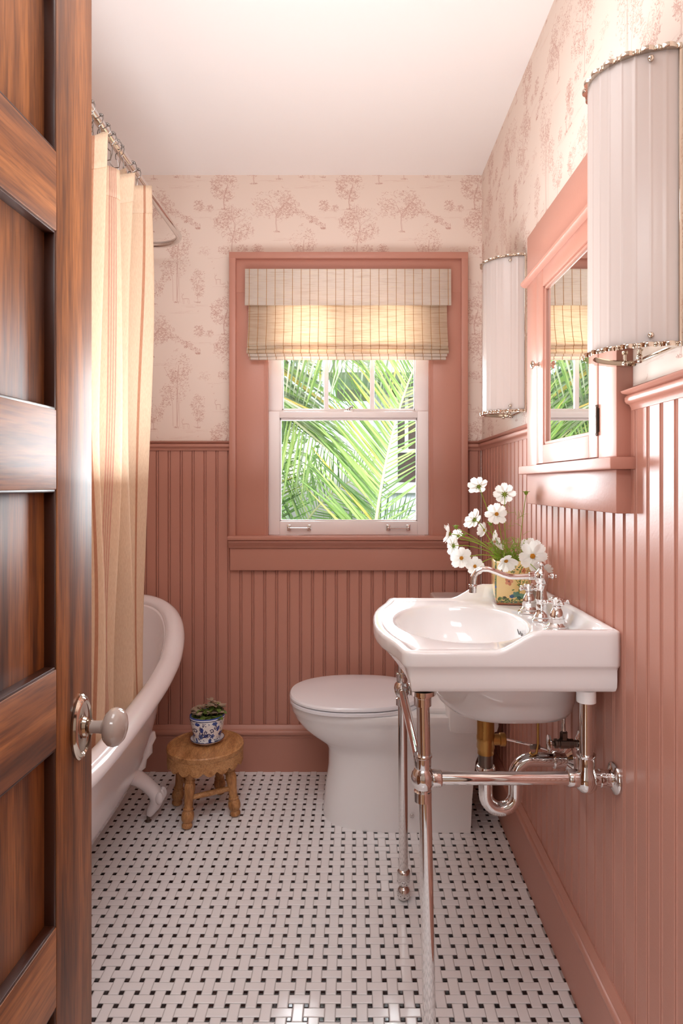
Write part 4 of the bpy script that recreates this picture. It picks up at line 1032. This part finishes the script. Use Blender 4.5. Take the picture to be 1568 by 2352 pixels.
flowers = [  # centre, radius, facing direction, label, droop of petals
    ((.355, 1.80, 1.243), .028, (-.1, .75, .55), 'white cosmos seen from behind, topmost left of the bouquet'),
    ((.443, 1.86, 1.220), .031, (.15, .9, .25), 'large white cosmos seen from behind, topmost right of the bouquet'),
    ((.397, 1.76, 1.166), .029, (-.15, -.85, .35), 'white cosmos with orange centre just under the two topmost blooms'),
    ((.350, 1.84, 1.146), .030, (-.55, .75, .35), 'white cosmos seen from behind in the upper left of the bouquet'),
    ((.266, 1.76, 1.112), .027, (-.85, .2, .15), 'white cosmos facing left, leftmost bloom of the bouquet'),
    ((.305, 1.85, 1.098), .020, (-.3, .9, .5), 'small half open white cosmos behind the leftmost blooms'),
    ((.389, 1.88, 1.113), .023, (-.75, -.3, .2), 'narrow side-on white cosmos in the middle of the bouquet'),
    ((.397, 1.80, 1.085), .032, (.85, -.45, .25), 'white cosmos turned side-on to the right in the bouquet centre'),
    ((.286, 1.82, 1.072), .027, (-.6, .7, -.1), 'white cosmos seen from behind above the two lowest left blooms'),
    ((.296, 1.74, 1.046), .028, (-.3, -.9, .15), 'white cosmos with orange centre in the lower left of the bouquet'),
    ((.329, 1.72, 1.026), .024, (-.2, -.9, .25), 'white cosmos lowest of the bouquet, hanging over the tap spout'),
    ((.418, 1.74, 1.040), .031, (.05, -.75, -.55), 'drooping white cosmos in front of the vase rim'),
    ((.490, 1.735, 1.052), .037, (-.12, -.95, .1), 'largest white cosmos with orange centre facing the camera'),
    ((.502, 1.79, 1.066), .031, (.4, .8, .3), 'white cosmos partly hidden behind the largest bloom'),
    ((.503, 1.68, 1.022), .025, (.3, .5, .75), 'white cosmos whose petals show behind the tap column'),
]
def stem_path(c, seed, n=9):
    r = random.Random(seed); base = Vector((vx+max(-.03, min(.03, (c.x-vx)*.4)), vy+max(-.03, min(.03, (c.y-vy)*.4)), vz+.02)); lip = base+Vector(((c.x-vx)*.12, (c.y-vy)*.12, .115))
    lip.x = max(vx-.036, min(vx+.036, lip.x)); lip.y = max(vy-.036, min(vy+.036, lip.y))
    mid = lip*.45+c*.55+Vector((r.uniform(-.012, .012), r.uniform(-.01, .01), .018 if c.z < 1.15 else 0)); pts = []
    for i in range(n):
        t = i/(n-1)
        if t < .35: p = base.lerp(lip, t/.35)
        else:
            q = (t-.35)/.65; p = (1-q)**2*lip+2*q*(1-q)*mid+q*q*c
        pts.append(p)
    return pts
for i, (c, r, d, lab) in enumerate(flowers):
    c = Vector(c); d = Vector(d).normalized()
    t = thing('cosmos_flower', c, lab, 'flower', 'white cosmos flowers in the painted vase'); q = d.to_track_quat('Z', 'Y')
    rr = random.Random(i+3); npet = 8
    for k in range(npet):
        o = bpy.data.objects.new('petal', petal_me[rr.randrange(3)]); COL.objects.link(o); o.parent = t
        a = 2*pi*k/npet+rr.uniform(-.1, .1); s_ = r*rr.uniform(1.0, 1.15)
        o.rotation_mode = 'QUATERNION'; o.rotation_quaternion = q @ Quaternion((0,0,1), a) @ Quaternion((1,0,0), rr.uniform(-.12, .22)+(.25 if i in (4, 6, 7, 5, 11) else 0)); o.scale = (s_, s_, s_)
        o.location = d*(.0004*(k % 2))
    ctr = MB(); 
    for k in range(26):
        a = k*2.399; q_ = math.sqrt(k/26)*r*.17; ctr.ball((q_*math.cos(a), q_*math.sin(a), r*.10+.06*r*(1-(k/26))), r*.045, 6)
    ctr.lathe([(r*.19, 0), (r*.19, r*.06), (r*.12, r*.11)], (0,0,0), n=14).xf(Matrix.Translation(c) @ q.to_matrix().to_4x4())
    obj('flower_centre', ctr, M['stamen'], t)
    sep = MB()
    for k in range(8):
        a = 2*pi*k/8; l = r*.42; ca, sa = math.cos(a), math.sin(a); w = r*.055
        sep.add([(0, 0, -.14*r), (ca*l*.5-sa*w, sa*l*.5+ca*w, -.03*r), (ca*l, sa*l, -.02*r), (ca*l*.5+sa*w, sa*l*.5-ca*w, -.03*r)], [(0,1,2,3)])
    sep.lathe([(.001, -.2*r), (r*.11, -.15*r), (r*.15, -.03*r), (r*.1, -.0*r)], (0,0,0), n=12).xf(Matrix.Translation(c) @ q.to_matrix().to_4x4())
    obj('sepals', sep, M['sepal'], t)
    tip = c-d*(.17*r); back = tip-d*.015
    pts = stem_path(back, i)+[tip]
    obj('stem', MB().tube(pts, .0011, 7), M['stem'], t)
for i, (c, lab) in enumerate((((.490, 1.80, 1.225), 'green cosmos bud on the tallest stem at the right of the bouquet'), ((.290, 1.80, 1.128), 'small green bud between the left blooms of the bouquet'),
        ((.308, 1.78, 1.106), 'tiny green bud low on the left of the bouquet'), ((.399, 1.85, 1.134), 'green bud in the middle of the bouquet under the upper bloom'))):
    c = Vector(c); t = thing('cosmos_bud', c, lab, 'flower bud', 'green buds in the vase')
    b = MB().ball(c, .0055 if i != 2 else .004, 12, (1,1,1.1))
    for k in range(8):
        a = 2*pi*k/8; v = Vector((math.cos(a), math.sin(a), .45))*.011; b.tube([c+v*.3, c+v], [.0014, .0003], 5)
    obj('bud', b, M['sepal'], t); obj('stem', MB().tube(stem_path(c-Vector((0,0,.004)), 40+i), .0010, 7), M['stem'], t)
fol = thing('cosmos_foliage', (vx, vy, 1.0), 'feathery green cosmos leaves filling the mouth of the vase', 'foliage')
mb = MB(); r = random.Random(9)
for k in range(46):
    a = r.uniform(0, 2*pi); b0 = Vector((vx+r.uniform(-.03, .03), vy+r.uniform(-.03, .03), vz+.10)); L_ = r.uniform(.04, .10); tilt = r.uniform(.1, .9)
    dirv = Vector((math.cos(a)*tilt-.35*(k % 3 == 0), math.sin(a)*tilt-.1, 1)).normalized(); tip = b0+dirv*L_
    mb.tube([b0, b0.lerp(tip, .5)+Vector((0,0,.004)), tip], [.0011, .0009, .0004], 5)
    for j in range(9):
        p = b0.lerp(tip, .3+.08*j); v = Vector((r.uniform(-1, 1), r.uniform(-1, 1), r.uniform(-.2, .8))).normalized()*r.uniform(.008, .022)
        mb.tube([p, p+v*.6+Vector((0,0,.001)), p+v], [.0008, .0008, .0003], 4)
for k in range(16):   # wispy threads beside the tall bud
    p = Vector((.455+r.uniform(-.02, .03), 1.80, 1.10+r.uniform(0, .09))); v = Vector((r.uniform(-1, 1), r.uniform(-.4, .4), r.uniform(-.4, .8))).normalized()*.03
    mb.tube([p, p+v*.6, p+v+Vector((0,0,-.006))], [.0005, .0004, .0002], 4)
for k in range(14): mb.tube([Vector((vx, vy, vz+.1)), Vector((.458, 1.80, 1.10+.006*k))], .0004, 4) if k == 0 else None
fo = obj('leaf_threads', mb, M['stem'], fol); fo['kind'] = 'stuff'

# ------------------------------------------------------------------ stool and plant
sc_ = Vector((-.561, 2.384, 0)); zst = .272
stool = thing('stool', (sc_.x, sc_.y, zf(2.38)), 'small round honey wood stool with scalloped edge and turned legs', 'stool')
obj('seat_top', MB().lathe([(.135, -.030), (.1405, -.022), (.1425, -.012), (.1425, -.004), (.139, 0), (.134, .0005), (.131, -.0025), (.001, -.0025)], (sc_.x, sc_.y, zst), n=72), M['stool'], stool)
R = []; NS = 160
for rr_, za, zb in ((.1405, 0, 0), (.1405, 1, 0), (.128, 1, 0), (.128, 0, 0)):
    ring = []
    for i in range(NS):
        a = 2*pi*i/NS; sc1 = abs(math.sin(a*9))**.6; z = zst-.016 if za == 0 else zst-.048-.020*sc1
        ring.append((sc_.x+rr_*math.cos(a), sc_.y+rr_*math.sin(a), z))
    R.append(ring)
obj('scalloped_apron', MB().rings(R, loop=True), M['stool'], stool, ang=50)
lp_ = [(.016, 0), (.021, .004), (.0215, .012), (.017, .019), (.019, .022), (.0245, .030), (.026, .042), (.024, .053), (.0195, .061), (.0215, .064), (.0215, .068), (.0175, .071), (.0175, .09), (.0195, .115), (.0225, .140), (.0225, .150), (.018, .160), (.0205, .163), (.0205, .167), (.018, .170), (.023, .180), (.0245, .195), (.0245, .252)]
legs = []
for (x, y) in ((-.599, 2.262), (-.440, 2.345), (-.680, 2.422), (-.531, 2.508)):
    b = Vector((x, y, zf(y)+.0005)); top = Vector((sc_.x+(x-sc_.x)*.74, sc_.y+(y-sc_.y)*.74, zst-.012)); d = top-b; q = d.to_track_quat('Z', 'Y')
    k = .88; mb = MB().lathe([(rr_*k, h*d.length/.252) for rr_, h in lp_], n=26).xf(Matrix.Translation(b) @ q.to_matrix().to_4x4())
    lo = min(v[2] for v in mb.v); mb.v = [(vx_, vy_, vz_-lo+b.z) for vx_, vy_, vz_ in mb.v]
    obj('leg', mb, M['stool_leg'], stool); legs.append((b, top))
def lpnt(i, h): b, t = legs[i]; return b.lerp(t, h)
for i, j, h in ((0, 1, .42), (2, 3, .50), (0, 2, .56), (1, 3, .56)):
    p, q_ = lpnt(i, h), lpnt(j, h); pts = [p.lerp(q_, t) for t in np.linspace(0, 1, 7)]
    obj('stretcher', MB().tube(pts, [.008, .009, .0098, .0102, .0098, .009, .008], 14), M['stool'], stool)

pc = Vector((-.558, 2.402, zst-.0023))
plant = thing('potted_plant', pc, 'small pink veined plant in a blue and white pot on the wooden stool', 'potted plant')
obj('saucer', MB().lathe([(.036, 0), (.038, .003), (.050, .008), (.0625, .0155), (.0635, .018), (.0620, .0185), (.050, .012), (.036, .007), (.001, .007)], pc, n=48), M['pot_white'], plant)
obj('saucer_line', MB().lathe([(.0622, .0168), (.0640, .0180), (.0636, .0196), (.0618, .0192)], pc, n=48, cap0=False, cap1=False), M['cobalt'], plant)
pp = [(.044, .0072), (.046, .0085), (.050, .020), (.055, .040), (.060, .065), (.0638, .085), (.0660, .098), (.0662, .104), (.0650, .1065), (.0625, .107), (.0600, .1035), (.0585, .094)]
po = obj('pot', MB().lathe([(a, b) for a, b in pp], pc, n=64, cap1=False), M['pot'], plant)
me = po.data; uvl = me.uv_layers.new(name='UVMap')
for poly in me.polygons:
    us = []
    for li in poly.loop_indices:
        v = me.vertices[me.loops[li].vertex_index].co; us.append([math.atan2(v.y, v.x)/(2*pi)+.5, v.z, li, math.hypot(v.x, v.y)])
    if max(u[0] for u in us)-min(u[0] for u in us) > .5:
        for u in us:
            if u[0] < .5: u[0] += 1
    for u in us: uvl.data[u[2]].uv = (u[0]*1.0, min(.96, max(.02, (u[1]-.007)/.097)))
obj('rim_line', MB().lathe([(.0655, .0995), (.0672, .0985), (.0668, .0965), (.0645, .0965)], pc, n=48, cap0=False, cap1=False), M['cobalt'], plant)
obj('soil', MB().lathe([(.0595, .094), (.03, .096), (.001, .097)], pc, n=32, cap0=False), M['soil'], plant)
def leaf_mesh(m):
    P_ = []
    for j in range(7):
        t = j/6; w = .34*math.sin(pi*min(.985, t*.93+.05))**.8; P_.append([(s_*w, t, .10*abs(s_)-.28*t*t+.1*t) for s_ in (-1, -.5, 0, .5, 1)])
    return mesh_of('leaf', MB().grid(P_), m, ang=180, fix=False)
lm = [leaf_mesh(M['fittonia']), leaf_mesh(M['fittonia_green'])]
r = random.Random(5); tips = [(-.042, -.01, .118), (-.02, .0, .128), (.0, -.01, .135), (.012, .01, .150), (.028, -.012, .140), (.04, .0, .138), (.05, .01, .125), (-.012, -.03, .118), (.022, -.035, .118), (-.045, .02, .12), (.0, .03, .13), (.035, .03, .13), (-.03, -.03, .11), (.045, -.025, .115)]
for i, (dx, dy, dz) in enumerate(tips):
    p = pc+Vector((dx, dy, dz)); obj('stem', MB().tube([pc+Vector((dx*.6, dy*.6, .092)), pc+Vector((dx*.9, dy*.9, dz*.9)), p], .0014, 6), M['fittonia_green'], plant)
    for tier in range(2):
        n_ = 5 if tier else 4
        for k in range(n_):
            o = bpy.data.objects.new('leaf', lm[0 if (r.random() < .72 and tier == 0) or r.random() < .35 else 1]); COL.objects.link(o); o.parent = plant
            s_ = r.uniform(.024, .032)*(1.0 if tier else .85); o.location = p-pc-Vector((0, 0, .012*tier)); o.scale = (s_, s_, s_)
            o.rotation_euler = (r.uniform(.1, .6) if tier == 0 else r.uniform(-.4, .2), r.uniform(-.3, .3), 2*pi*k/n_+r.uniform(-.5, .5)+i)

# ------------------------------------------------------------------ garden and neighbour's house
struct('ground', MB().box(-14, 14, YB+.17, 26, -1.2, -1.0), M['lawn'], smooth=False)
def leaflet_mb(n=7, w=.018):
    P_ = []
    for j in range(n+1):
        t = j/n; ww = w*math.sin(pi*min(.99, .12+.88*t))**.7*(1-.35*t); P_.append([(-ww, t, .008-.10*t*t), (0, t, -.10*t*t), (ww, t, .008-.10*t*t)])
    return MB().grid(P_)
LEAFS = [mesh_of('leaflet', leaflet_mb(), m_, ang=180, fix=False) for m_ in (M['leaf'], M['leaf_pale'])]
def bez(p, n):
    k = len(p)-1; out = []
    for i in range(n):
        t = i/(n-1); v = Vector((0,0,0))
        for j, q in enumerate(p): v += Vector(q)*(math.comb(k, j)*t**j*(1-t)**(k-j))
        out.append(v)
    return out
def frond(parent, ctrl, n, L0, L1, tilt, face, droop, pale=0, sides=(1, -1), start=.06, seed=0, name='frond', right=1):
    r = random.Random(seed); pts = bez(ctrl, 40)
    f = obj(name, MB().tube(pts, [.011*(1-.8*i/39)+.002 for i in range(40)], 8), M['rachis'], parent)
    base = wloc(f); face = Vector(face).normalized()
    for s_ in sides:
        for i in range(0, n, 2 if s_ > 0 and right < 1 else 1):
            t = start+(1-start)*(i+.5*(s_ > 0))/n; q = t*39; a = min(38, int(q)); p = pts[a].lerp(pts[a+1], q-a); T_ = (pts[a+1]-pts[a]).normalized()
            side = T_.cross(face).normalized()*s_
            d = (side*math.cos(tilt)+T_*math.sin(tilt)+Vector((0, 0, -droop))+Vector([r.uniform(-.09, .09) for _ in range(3)])).normalized()
            L_ = (L0+(L1-L0)*t)*(math.sin(pi*min(.96, .25+.7*t))**.5)*r.uniform(.85, 1.08)*(right if s_ > 0 and t < .8 else 1)
            o = bpy.data.objects.new('leaflet', LEAFS[1 if r.random() < pale else 0]); COL.objects.link(o); o.parent = f
            nrm = (face+Vector([r.uniform(-.35, .35) for _ in range(3)])); xax = d.cross(nrm).normalized(); zax = xax.cross(d).normalized()
            mtx = Matrix((xax, d, zax)).transposed()
            o.rotation_mode = 'QUATERNION'; o.rotation_quaternion = mtx.to_quaternion(); o.location = p-base; o.scale = (L_*.9 if L_ > .3 else .3, L_, L_)
    return f
pa = thing('palm', (.08, 3.5, -1.0), 'green palm whose broad frond rises across the lower window pane', 'palm tree')
obj('trunk', MB().tube([(.02, 3.55, -1.0), (.05, 3.53, -.4), (.07, 3.5, .15)], [.11, .09, .07], 16), M['bark'], pa)
frond(pa, [(.07, 3.5, .15), (.06, 3.5, .8), (.14, 3.5, 1.3), (.22, 3.5, 1.75), (.46, 3.46, 2.15)], 98, .60, .46, .66, (0, -1, .1), -.05, 0, seed=1, start=.30, right=.6)
frond(pa, [(.05, 3.55, .1), (-.1, 3.6, .6), (-.45, 3.6, .9), (-.9, 3.6, 1.0)], 36, .40, .36, .7, (0, -1, .3), -.25, .1, seed=2, start=.2)
frond(pa, [(.08, 3.45, .1), (.3, 3.45, .6), (.55, 3.45, .95), (.8, 3.4, 1.0)], 16, .30, .28, .7, (0, -1, .3), -.2, .1, seed=3, start=.3)
pb = thing('palm', (-1.4, 4.3, -1.0), 'pale shaggy palm with drooping fronds filling the left of the window view', 'palm tree')
obj('trunk', MB().tube([(-1.4, 4.3, -1.0), (-1.35, 4.3, .5), (-1.3, 4.25, 2.5)], [.16, .13, .12], 16), M['bark'], pb)
frond(pb, [(-1.3, 4.2, 2.5), (-.9, 4.0, 2.75), (-.4, 3.9, 2.5), (-.05, 3.85, 2.0)], 48, .95, .75, .35, (0, -1, .2), .95, .75, seed=4, start=.15)
frond(pb, [(-1.3, 4.25, 2.5), (-.9, 4.2, 2.5), (-.55, 4.1, 2.1), (-.30, 4.0, 1.6)], 42, .9, .75, .35, (0, -1, .2), 1.0, .55, seed=5, start=.15)
frond(pb, [(-1.3, 4.25, 2.5), (-1.05, 4.1, 2.3), (-.85, 4.0, 1.9), (-.70, 3.9, 1.4)], 38, .85, .7, .35, (0, -1, .2), .9, .45, seed=6, start=.1)
pe = thing('palm', (-1.9, 5.0, -1.0), 'second shaggy palm standing behind the left one, fronds across the top panes', 'palm tree')
obj('trunk', MB().tube([(-1.9, 5.0, -1.0), (-1.7, 4.8, .5), (-1.4, 4.4, 2.3)], [.16, .13, .10], 16), M['bark'], pe)
frond(pe, [(-1.4, 4.4, 2.3), (-.9, 4.5, 2.9), (.0, 4.6, 2.7), (.6, 4.6, 2.1)], 45, .9, .75, .35, (0, -1, .2), .9, .75, seed=7, start=.2)
frond(pe, [(-1.4, 4.4, 2.3), (-1.1, 3.9, 2.2), (-.75, 3.8, 1.95), (-.42, 3.75, 1.75)], 53, .85, .8, .3, (0, -1, .2), 1.1, .45, seed=14, start=.1)
frond(pe, [(-1.4, 4.4, 2.2), (-.9, 4.1, 2.0), (-.5, 4.0, 1.8), (-.15, 3.95, 1.45)], 50, .75, .7, .3, (0, -1, .2), 1.1, .4, seed=15, start=.1)
pd = thing('palm', (-.75, 4.9, -1.0), 'young bright green palm low down behind the broad frond', 'palm tree')
obj('trunk', MB().tube([(-.75, 4.9, -1.0), (-.7, 4.85, .0)], [.10, .07], 16), M['bark'], pd)
frond(pd, [(-.7, 4.85, 0), (-.55, 4.7, .8), (-.3, 4.6, 1.2), (.15, 4.5, 1.35)], 50, .55, .45, .6, (0, -1, .2), .1, 0, seed=21, start=.2)
frond(pd, [(-.7, 4.85, 0), (-.75, 4.7, .8), (-.8, 4.6, 1.3), (-.6, 4.5, 1.7)], 50, .55, .45, .6, (0, -1, .2), .1, 0, seed=22, start=.25)
frond(pd, [(-.7, 4.85, 0), (-.3, 4.8, .5), (.05, 4.7, .9), (.4, 4.6, 1.0)], 44, .5, .4, .6, (0, -1, .2), .0, 0, seed=23, start=.2)
pc2 = thing('palm', (1.5, 4.6, -1.0), 'thin fronded palm at the right, behind the broad green frond', 'palm tree')
obj('trunk', MB().tube([(1.5, 4.6, -1.0), (1.45, 4.6, .8), (1.4, 4.6, 2.2)], [.15, .13, .12], 16), M['bark'], pc2)
frond(pc2, [(1.4, 4.6, 2.2), (1.1, 4.4, 2.5), (.85, 4.2, 2.4), (.62, 4.1, 2.2)], 22, .55, .5, .4, (0, -1, .2), .7, .4, seed=8, start=.1)
# shrubbery bank
hd = thing('hedge', (-2.2, 6.4, -1.0), 'dark green shrubbery at the far left behind the palms', 'hedge')
mb = MB(); r = random.Random(12)
for k in range(60):
    c = Vector((r.uniform(-4.2, -.85), 6.4+r.uniform(-.3, .4), r.uniform(-.9, 2.3))); mb.ball(c, r.uniform(.25, .5), 10)
mb.v = [tuple(Vector(v)+Vector((mnoise.noise(Vector(v)*6), mnoise.noise(Vector(v)*6+Vector((9,0,0))), mnoise.noise(Vector(v)*6+Vector((0,9,0)))))*.14) for v in mb.v]
hm = obj('hedge_mass', mb, M['hedge'], hd, ang=180)
mb = MB()
for k in range(9000):
    c = Vector((r.uniform(-4.2, -.35), 6.0+r.uniform(-.35, .3), r.uniform(-1, 2.7))); u_ = Vector([r.uniform(-1, 1) for _ in range(3)]).normalized(); w_ = u_.cross(Vector((r.uniform(-1,1), r.uniform(-1,1), .3))).normalized(); l_ = r.uniform(.05, .10)
    mb.add([c, c+u_*l_*.5+w_*l_*.25, c+u_*l_, c+u_*l_*.5-w_*l_*.25], [(0,1,2,3)])
hl = obj('hedge_leaves', mb, M['leaf'], hd, smooth=False, fix=False); hl['kind'] = 'stuff'
hs = thing('house', (1.6, 7.6, -1.0), 'pale blue clapboard house with a dark sash window beyond the palms', 'house')
hx0, hx1, hy = .22, 4.6, 7.3
wx0, wx1, wz0, wz1 = .50, 1.30, 1.27, 2.25
obj('house_wall', MB().box(hx0, wx0, hy, hy+.4, -1, 3.0).box(wx1, hx1, hy, hy+.4, -1, 3.0).box(wx0, wx1, hy, hy+.4, -1, wz0).box(wx0, wx1, hy, hy+.4, wz1, 3.0), M['siding'], hs, smooth=False)
for k in range(27):
    z = -1+k*.15
    segs = [(hx0, hx1)] if z+.15 < wz0-.08 or z > wz1+.08 else [(hx0, wx0-.09), (wx1+.09, hx1)]
    for a, b in segs: obj('clapboard', MB().add([(a, hy-.026, z), (b, hy-.026, z), (b, hy-.008, z+.155), (a, hy-.008, z+.155), (a, hy, z), (b, hy, z), (b, hy, z+.155), (a, hy, z+.155)], [(0,1,2,3), (0,4,5,1), (3,2,6,7), (0,3,7,4), (1,5,6,2)]), M['siding'], hs, smooth=False)
w_ = obj('house_window', MB().box(wx0-.09, wx0, hy-.05, hy+.05, wz0-.08, wz1+.1).box(wx1, wx1+.09, hy-.05, hy+.05, wz0-.08, wz1+.1).box(wx0-.12, wx1+.12, hy-.07, hy+.05, wz0-.12, wz0-.02).box(wx0-.09, wx1+.09, hy-.05, hy+.05, wz1, wz1+.12), M['house_trim'], hs, smooth=False)
obj('window_bar', MB().box(wx0, wx1, hy-.01, hy+.03, 1.615, 1.655), M['house_trim'], w_, smooth=False)
obj('window_bar', MB().box(.585, .625, hy-.01, hy+.03, 1.655, wz1), M['house_trim'], w_, smooth=False)
for a, b in ((wz0-.02, 1.615), (1.655, wz1)): obj('pane', MB().box(wx0, wx1, hy+.02, hy+.03, a, b), M['house_glass'], w_, smooth=False)
obj('eave', MB().box(hx0-.5, hx1+.5, hy-.7, hy+.5, 2.42, 2.60), M['house_trim'], hs, smooth=False)
obj('roof', MB().add([(hx0-.5, hy-.7, 2.60), (hx1+.5, hy-.7, 2.60), (hx1+.5, hy+3, 4.3), (hx0-.5, hy+3, 4.3), (hx0-.5, hy+3, 2.6), (hx1+.5, hy+3, 2.6)], [(0,1,2,3), (0,3,4), (1,5,2), (2,5,4,3)]), M['plain_wall'], hs, smooth=False)
